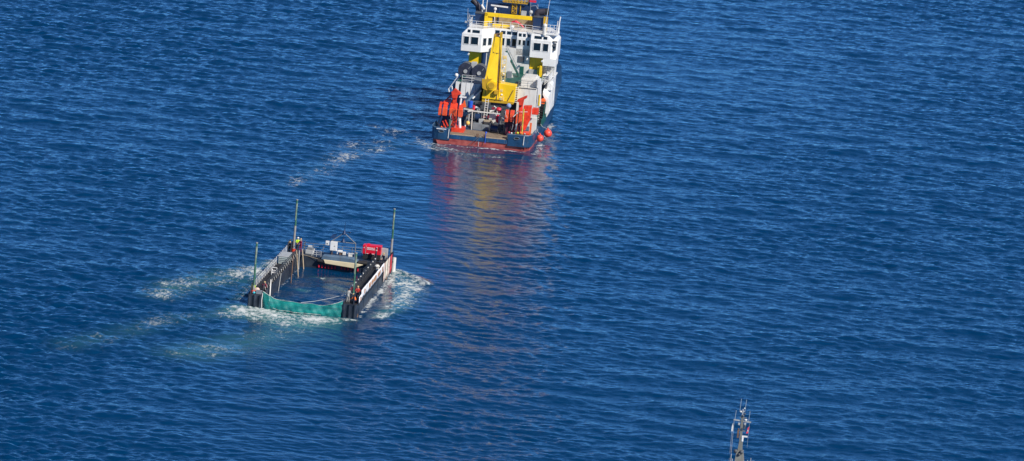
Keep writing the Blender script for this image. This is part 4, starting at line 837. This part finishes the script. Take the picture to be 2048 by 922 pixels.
# banners on the starboard rail
def banner(y0, y1, z0, z1, mat, label, ink, group, amp=.03, x=6.96):
    root = empty('banner', BF @ Vector((x, (y0 + y1) / 2, z0)), BARGE_H, label, 'banner', group); nx_ = max(6, int((y1 - y0) * 2.2)); nz_ = 4; v = []
    for i in range(nx_ + 1):
        y = (y1 - y0) * (i / nx_ - .5)
        for j in range(nz_ + 1):
            z = (z1 - z0) * (j / nz_) + .03 * math.sin(i * .7); v.append((amp * math.sin(i * 1.3) * (1 - j / nz_) + amp * .6 * math.sin(i * .6 + 1), y, z))
    f = [(i * (nz_ + 1) + j, (i + 1) * (nz_ + 1) + j, (i + 1) * (nz_ + 1) + j + 1, i * (nz_ + 1) + j + 1) for i in range(nx_) for j in range(nz_)]
    o = MB().poly(v, f).build('cloth', mat, root, smooth=True); s_ = o.modifiers.new("thickness", 'SOLIDIFY'); s_.thickness = .02
    if ink:
        mb = MB(); rg = random.Random(int(y0 * 10))
        for (c, w_, n_) in ink:      # clumps of unreadable painted letters
            for k in range(n_):
                yy = c + (k - n_ / 2) * w_ * .62 - (y0 + y1) / 2; zc = (z1 - z0) * .5; hh = (z1 - z0) * rg.uniform(.2, .3)
                mb.beam((.06, yy, zc - hh), (.06, yy + rg.uniform(-.05, .05), zc + hh), .10, .02)
                if k % 2: mb.beam((.06, yy, zc + hh * rg.uniform(-1, 1)), (.06, yy + w_ * .5, zc + hh * rg.uniform(-1, 1)), .08, .02)
        mb.build('painted_letters', INK, root)
    return root
banner(.5, 3.0, 1.75, 2.55, SHEET, 'short white banner at the near end of the starboard rail with a small dark mark', [(1.7, .4, 2)], 'banners along the starboard rail', x=6.99)
banner(2.4, 7.2, 1.95, 3.05, SHEET, 'white banner with faint grey lines second from the near end of the starboard rail', [(5.2, .5, 2)], 'banners along the starboard rail')
banner(7.4, 21.9, 1.9, 3.0, SHEET, 'longest white banner with brown painted words in the middle of the starboard rail', [(9.6, .8, 3), (12.0, .8, 4), (14.2, .8, 4), (17.6, 1.0, 4), (20.6, .5, 2)], 'banners along the starboard rail', .02)
for k, (y0, y1, mt_, lb) in enumerate(((22.1, 23.7, PINKC, 'nearest cream and pink cloth hanging beyond the white banners'), (23.8, 25.6, paint("cream_cloth", (.74, .68, .56), .8, .1, 2), 'cream cloth hanging between the pinkish cloths at the far starboard rail'),
        (25.7, 27.7, PINKC, 'pink cloth hanging next to the red one at the far starboard rail'), (27.8, 29.6, REDC, 'red hanging cloth near the far starboard corner of the barge'))):
    banner(y0, y1, .45 + .1 * (k % 2), 2.85, mt_, lb, None, 'cloths hung at the far end of the starboard rail', .07)
bthing(MB().tube((6.98, 31.3, .2), (6.98, 31.3, 2.0), .28, n=14), 'white_fender', CREAM, 'tall pale fender at the far starboard corner of the barge', 'fender')
bthing(MB().prism([(.6, -.3), (1.3, -.3), (.95, .35)], 'x', 6.87, 6.95).ball((6.9, 25.2, .35), .2, 8, 6), 'small_anchor_plate', BROWN, 'small rusty plate low on the starboard hull of the barge', 'plate')

# ------------------------------------------------------------------ people
def person(loc, rz, joints, outfit, label, helmet=None, hair=None, group=None, fr=BF):
    """one skinned body; joints maps names to points (x right, y ahead, z up, feet at 0)"""
    J = {k: Vector(v) for k, v in joints.items()}
    names = []; vs = []; rad = []; ed = []
    def add(nm, p_, r_, par=None, zone=None):
        names.append(zone or nm); vs.append(tuple(p_)); rad.append(r_); i = len(vs) - 1
        if par is not None: ed.append((par, i))
        return i
    pel = add('hip', J['hip'], .14, None, 'legs'); ws = add('waist', J['hip'].lerp(J['chest'], .4), .135, pel, 'torso'); chs = add('chest', J['chest'], .155, ws, 'torso')
    nk = add('neck', J['neck'], .06, chs, 'head'); hd = add('head', J['head'], .10, nk, 'head')
    look = (J.get('look') or Vector((0, 1, 0))); tp = add('crown', J['head'] + Vector((0, 0, .09)), .085, hd, 'head'); add('nose', J['head'] + look * .115 + Vector((0, 0, -.01)), .018, hd, 'head')
    for s in ('l', 'r'):
        sg = -1 if s == 'l' else 1
        sh = add('sh', J['chest'] + Vector((.19 * sg, 0, .08)), .07, chs, 'torso'); el = add('el', J[s + 'el'], .05, sh, 'torso'); wr = add('wr', J[s + 'ha'], .034, el, 'torso')
        d = (J[s + 'ha'] - J[s + 'el']).normalized(); pm = add('pm', J[s + 'ha'] + d * .06, .036, wr, 'hand'); side = d.cross(Vector((0, 0, 1)) if abs(d.z) < .8 else Vector((0, 1, 0))).normalized()
        for q, L_ in ((-.03, .075), (-.01, .09), (.012, .085), (.032, .065)):
            a_ = add('f', J[s + 'ha'] + d * .10 + side * q, .010, pm, 'hand'); add('f', J[s + 'ha'] + d * (.10 + L_) + side * q * 1.1 + Vector((0, .02, -.02)), .008, a_, 'hand')
        add('th', J[s + 'ha'] + d * .07 + side * -.07, .011, pm, 'hand')
        hp = add('hp', J['hip'] + Vector((.1 * sg, 0, -.05)), .10, pel, 'legs'); kn = add('kn', J[s + 'kn'], .07, hp, 'legs'); ft = add('an', J[s + 'ft'] + Vector((0, 0, .08)), .05, kn, 'legs'); add('toe', J[s + 'ft'] + Vector((0, .16, .04)), .045, ft, 'shoe')
    me = bpy.data.meshes.new('body'); me.from_pydata(vs, ed, []); o = bpy.data.objects.new('body', me); COL.objects.link(o)
    sk = o.modifiers.new('skin', 'SKIN'); sk.use_smooth_shade = True
    if not me.skin_vertices: me.attributes  # layer is made with the modifier below
    bm = bmesh.new(); bm.from_mesh(me); lay = bm.verts.layers.skin.verify(); bm.verts.ensure_lookup_table()
    for i, bv in enumerate(bm.verts): bv[lay].radius = (rad[i], rad[i]); bv[lay].use_root = (i == 0)
    bm.to_mesh(me); bm.free()
    su = o.modifiers.new('sub', 'SUBSURF'); su.levels = 1; su.render_levels = 1
    dg = bpy.context.evaluated_depsgraph_get(); ev = bpy.data.meshes.new_from_object(o.evaluated_get(dg)); bpy.data.objects.remove(o)
    zones = {'torso': 0, 'legs': 1, 'head': 2, 'hand': 2, 'shoe': 3}
    ev.materials.clear()
    for mt_ in (outfit[0], outfit[1], SKIN, BLACK): ev.materials.append(mt_)
    P = np.array(vs)
    for pg in ev.polygons:
        c = np.array(pg.center); k = int(np.argmin(((P - c) ** 2).sum(1) - np.array(rad) ** 2)); pg.material_index = zones[names[k]]; pg.use_smooth = True
    root = empty('person', fr @ Vector(loc), (BARGE_H if fr is BF else SHIP_H) + rz, label, 'person', group)
    bd = bpy.data.objects.new('body', ev); COL.objects.link(bd); bd.parent = root
    h = J['head']
    if helmet:
        mb = MB(); mb.ball((h.x, h.y, h.z + .06), .135, 14, 9, .95); mb.tube((h.x, h.y, h.z + .03), (h.x, h.y, h.z + .055), .16, n=14); mb.build('helmet', helmet, root, smooth=True)
    if hair:
        MB().ball((h.x, h.y - .03, h.z + .04), .125, 12, 8, 1.05).build('hair', hair, root, smooth=True)
    return root
def stand(lean=0.0, arms='down', look=(0, 1, 0)):
    d = dict(hip=(0, 0, .95), chest=(0, lean * .45, 1.33), neck=(0, lean * .6, 1.52), head=(0, lean * .7, 1.66), lkn=(-.1, .05, .5), rkn=(.12, .1, .5), lft=(-.12, 0, 0), rft=(.14, .08, 0), look=Vector(look))
    if arms == 'down': d.update(lel=(-.28, lean * .4, 1.12), lha=(-.27, lean * .4 + .14, .9), rel=(.28, lean * .4, 1.12), rha=(.27, lean * .4 + .16, .9))
    else: d.update(lel=(-.27, lean * .4 + .14, 1.18), lha=(-.2, lean * .4 + .42, 1.15), rel=(.27, lean * .4 + .14, 1.18), rha=(.18, lean * .4 + .42, 1.12))
    return d
def crouch(look=(0, 1, 0)):
    return dict(hip=(0, -.12, .38), chest=(0, .14, .78), neck=(0, .22, .95), head=(0, .28, 1.07), lkn=(-.17, .28, .52), rkn=(.17, .28, .50), lft=(-.15, -.02, 0), rft=(.15, .0, 0), lel=(-.27, .30, .6), lha=(-.16, .50, .5), rel=(.27, .32, .6), rha=(.14, .52, .48), look=Vector(look))
def seated(look=(0, 1, 0)):
    return dict(hip=(0, 0, .5), chest=(0, .05, .92), neck=(0, .08, 1.1), head=(0, .1, 1.24), lkn=(-.13, .42, .5), rkn=(.13, .42, .5), lft=(-.13, .46, 0), rft=(.13, .46, 0), lel=(-.26, .18, .72), lha=(-.12, .36, .62), rel=(.26, .18, .72), rha=(.12, .36, .62), look=Vector(look))
person((-5.75, 31.0, 1.66), R(200), stand(.25, 'fwd'), (HIVIS, CLOTH_N), 'person in yellow green vest and white helmet standing at the far left corner', WHITE)
person((-5.2, 30.3, 1.66), R(150), stand(.1, 'fwd'), (BURG, BURG), 'person in burgundy working clothes in front of the one in the green vest', None, HAIR)
person((-6.45, 30.7, 1.66), R(120), crouch(), (CLOTH_N, CLOTH_N), 'person in dark clothes crouching at the far end of the left pontoon', None, HAIR)
person((4.9, 28.9, 1.66), R(95), stand(.05), (CLOTH_N, CLOTH_N), 'person in dark clothes standing in front of the red generator\'s right end', None, CLOTH_N)
person((6.0, 28.4, 1.66), R(150), seated(), (CLOTH_N, CLOTH_N), 'fair haired person in dark clothes sitting beside the grey cabinet', None, HAIR)
person((6.45, .75, 1.66), R(80), crouch(), (CLOTH_O, CLOTH_N), 'person in bright orange jacket crouching at the near right corner', None, HAIR)
person((5.55, .7, 1.66), R(-20), stand(.25, 'fwd'), (CLOTH_G, CLOTH_G), 'person in pale grey patterned clothes bending at the near end of the right pontoon', None, CLOTH_N)
person((5.75, 3.4, 1.66), R(170), stand(.1, 'fwd'), (BURG, CLOTH_N), 'person in dark red jacket and white helmet standing behind the grey clad one', WHITE)
person((6.4, 3.0, 1.66), R(190), stand(.2, 'fwd'), (paint("red_work_cloth", (.5, .04, .03), .8, .2, 4), CLOTH_N), 'person in red top beside the near right green pole', None, HAIR)
person((-5.3, 2.9, 1.66), R(190), crouch(), (BURG, CLOTH_N), 'person in burgundy jacket crouching at the near inner corner of the left pontoon', None, HAIR)

# ------------------------------------------------------------------ grey patrol vessel, only its mast reaches into the picture
NV = Vector((24.95, 495, 0))
nav = empty('patrol_vessel', NV, R(-6), 'haze grey naval vessel whose mast top rises at the bottom edge of the picture', 'naval vessel')
hs = [(-26, 3.4, 3.9, 2.6), (-20, 3.9, 4.3, 2.7), (-8, 4.1, 4.5, 3.0), (2, 3.7, 4.4, 3.3), (9, 1.9, 3.2, 3.8), (13, .1, .9, 4.2)]
v = []; f = []
for (y, wl, wd, top) in hs: v += [(wd, y, top), (wl, y, 0), (wl * .8, y, -1.2), (-wl * .8, y, -1.2), (-wl, y, 0), (-wd, y, top)]
for i in range(len(hs) - 1):
    for k in range(6): a = i * 6 + k; b = i * 6 + (k + 1) % 6; f.append((a, b, b + 6, a + 6))
f += [(5, 4, 3, 2, 1, 0), tuple(range(len(v) - 6, len(v)))]
MB().poly(v, f).build('hull', NAVALG, nav, .03)
dh = MB().prism([(-3.2, 2.9), (3.2, 2.9), (2.9, 6.2), (-2.9, 6.2)], 'y', -14, 5).build('deckhouse', NAVALG, nav, .04)
br = MB().prism([(-2.7, 6.2), (2.7, 6.2), (2.4, 8.6), (-2.4, 8.6)], 'y', -6, 3).build('bridge', NAVALG, nav, .04)
for k in range(6): box('bridge_window', GLASS, br, -2.2 + k * .75, -1.6 + k * .75, -6.06, -5.98, 7.3, 8.0, bevel=0)
mb = MB(); mb.poly([(-.75, -1.0, 8.6), (.75, -1.0, 8.6), (.75, 1.0, 8.6), (-.75, 1.0, 8.6), (-.42, -.35, 12.2), (.25, -.35, 12.2), (.25, .5, 12.2), (-.42, .5, 12.2)], [(0,3,2,1),(4,5,6,7),(0,1,5,4),(1,2,6,5),(2,3,7,6),(3,0,4,7)])
mt0 = mb.build('mast_base', NAVALG, nav, .03)
mb = MB(); mb.poly([(-.34, -.25, 12.2), (.14, -.25, 12.2), (.14, .3, 12.2), (-.34, .3, 12.2), (-.22, -.15, 13.4), (.1, -.15, 13.4), (.1, .25, 13.4), (-.22, .25, 13.4)], [(0,3,2,1),(4,5,6,7),(0,1,5,4),(1,2,6,5),(2,3,7,6),(3,0,4,7)]); mb.build('mast_trunk', NAVALG, nav, .02)
MB().beam((-.12, 0, 13.3), (-.12, 0, 15.9), .25, .25).build('mast_pole', NAVALG, nav)
MB().beam((-.15, 0, 15.8), (-.12, 0, 16.5), .12, .12).build('topmast', LGREY, nav)
MB().beam((-1.0, 0, 15.32), (.78, 0, 15.22), .10, .12).build('yardarm', LGREY, nav)
mb = MB()
for x, z0, z1 in ((-.46, 16.25, 17.55), (.06, 16.3, 17.5), (-.88, 15.3, 16.3), (.52, 15.3, 16.35), (-.95, 11.0, 15.3)): mb.tube((x, 0, z0), (x + (.06 if z0 > 15 else .0), 0, z1), .022, n=6)
mb.path([(-.46, 0, 16.25), (-.2, 0, 16.15), (.06, 0, 16.3)], .05); mb.build('whip_antennas', LGREY, nav)
for c_, r_, q_ in (((-.35, 0, 16.22), .10, 1), ((.0, 0, 16.6), .07, 1), ((.22, 0, 15.42), .16, .5)): MB().ball(c_, r_, sz=q_).build('antenna_pod', WHITE, nav)
for z_, a_, b_ in ((14.85, -.55, .3), (14.3, -.5, .25), (15.65, -.4, .3)): MB().beam((a_, -.05, z_), (b_, -.05, z_ - .04), .08, .08).build('crossbar', NAVALG, nav)
for x_, z_ in ((.16, 14.6), (-.42, 14.95), (.2, 15.0), (-.05, 14.45)): MB().box(x_ - .09, x_ + .09, -.2, .0, z_ - .1, z_ + .12).build('sensor_box', LGREY if z_ > 14.7 else DGREY, nav, .02)
mb = MB(); mb.ball((-.08, -.1, 15.82), .13); mb.ball((.06, -.05, 16.05), .1); mb.build('mast_lamps', DGREY, nav)
MB().beam((-.02, -.1, 13.72), (.55, -.1, 13.72), .13, .14).build('radar_scanner', WHITE, nav); MB().tube((.05, -.1, 13.2), (.05, -.1, 13.65), .12).build('radar_pedestal', WHITE, nav)
MB().prism([(-1.14, 14.1), (-1.0, 14.1), (-.98, 14.6), (-1.05, 14.95), (-1.12, 14.6)], 'y', -.06, .06).build('hanging_lantern', WHITE, nav)
mb = MB(); mb.tube((-1.08, 0, 10.8), (-1.08, 0, 14.2), .015, n=5); mb.tube((.62, 0, 15.2), (.6, 0, 12.6), .012, n=5); mb.build('halyards', LGREY, nav)
MB().poly([(.38, -.02, 14.0), (.60, 0, 14.1), (.66, .03, 14.8), (.52, .0, 14.65), (.38, .02, 13.98), (.60, .03, 14.08), (.66, .06, 14.8), (.52, .03, 14.62)], [(0,1,2,3),(7,6,5,4),(0,4,5,1),(1,5,6,2),(2,6,7,3),(3,7,4,0)]).build('ensign', paint("pink_red_ensign", (.8, .05, .09), .8, .1, 8), nav)
box('ensign_cross', WHITE, nav, .49, .58, -.04, -.01, 14.25, 14.4, bevel=0)
mb = MB(); mb.box(-.52, -.34, -.1, .1, 13.5, 14.3); mb.ball((-.42, -.05, 14.4), .09); mb.build('signal_lamp_bracket', BROWN, nav)
mb = MB(); mb.ball((-.5, -.5, 12.2), .2); mb.ball((.1, -.45, 12.15), .2); mb.ball((-.1, -.5, 11.9), .15); mb.build('mast_sensors', DGREY, nav)
mb = MB(); mb.tube((-.9, -.6, 10.6), (-.9, -.6, 11.9), .05, n=6); mb.tube((-.75, -.6, 10.6), (-.75, -.6, 11.4), .05, n=6); mb.tube((.7, -.5, 11.2), (1.5, -.5, 11.35), .05, n=6); mb.tube((1.1, -.5, 10.6), (1.12, -.5, 11.65), .04, n=6); mb.tube((.8, -.5, 10.6), (.8, -.5, 11.4), .04, n=6); mb.ball((1.4, -.5, 11.1), .18); mb.build('aerials', LGREY, nav)
box('mast_platform', NAVALG, nav, -1.1, 1.6, -.9, .6, 10.5, 10.65)
MB().tube((-.9, .2, 8.6), (-.9, .2, 10.5), .06).tube((1.3, .2, 8.6), (1.3, .2, 10.5), .06).build('platform_struts', NAVALG, nav)
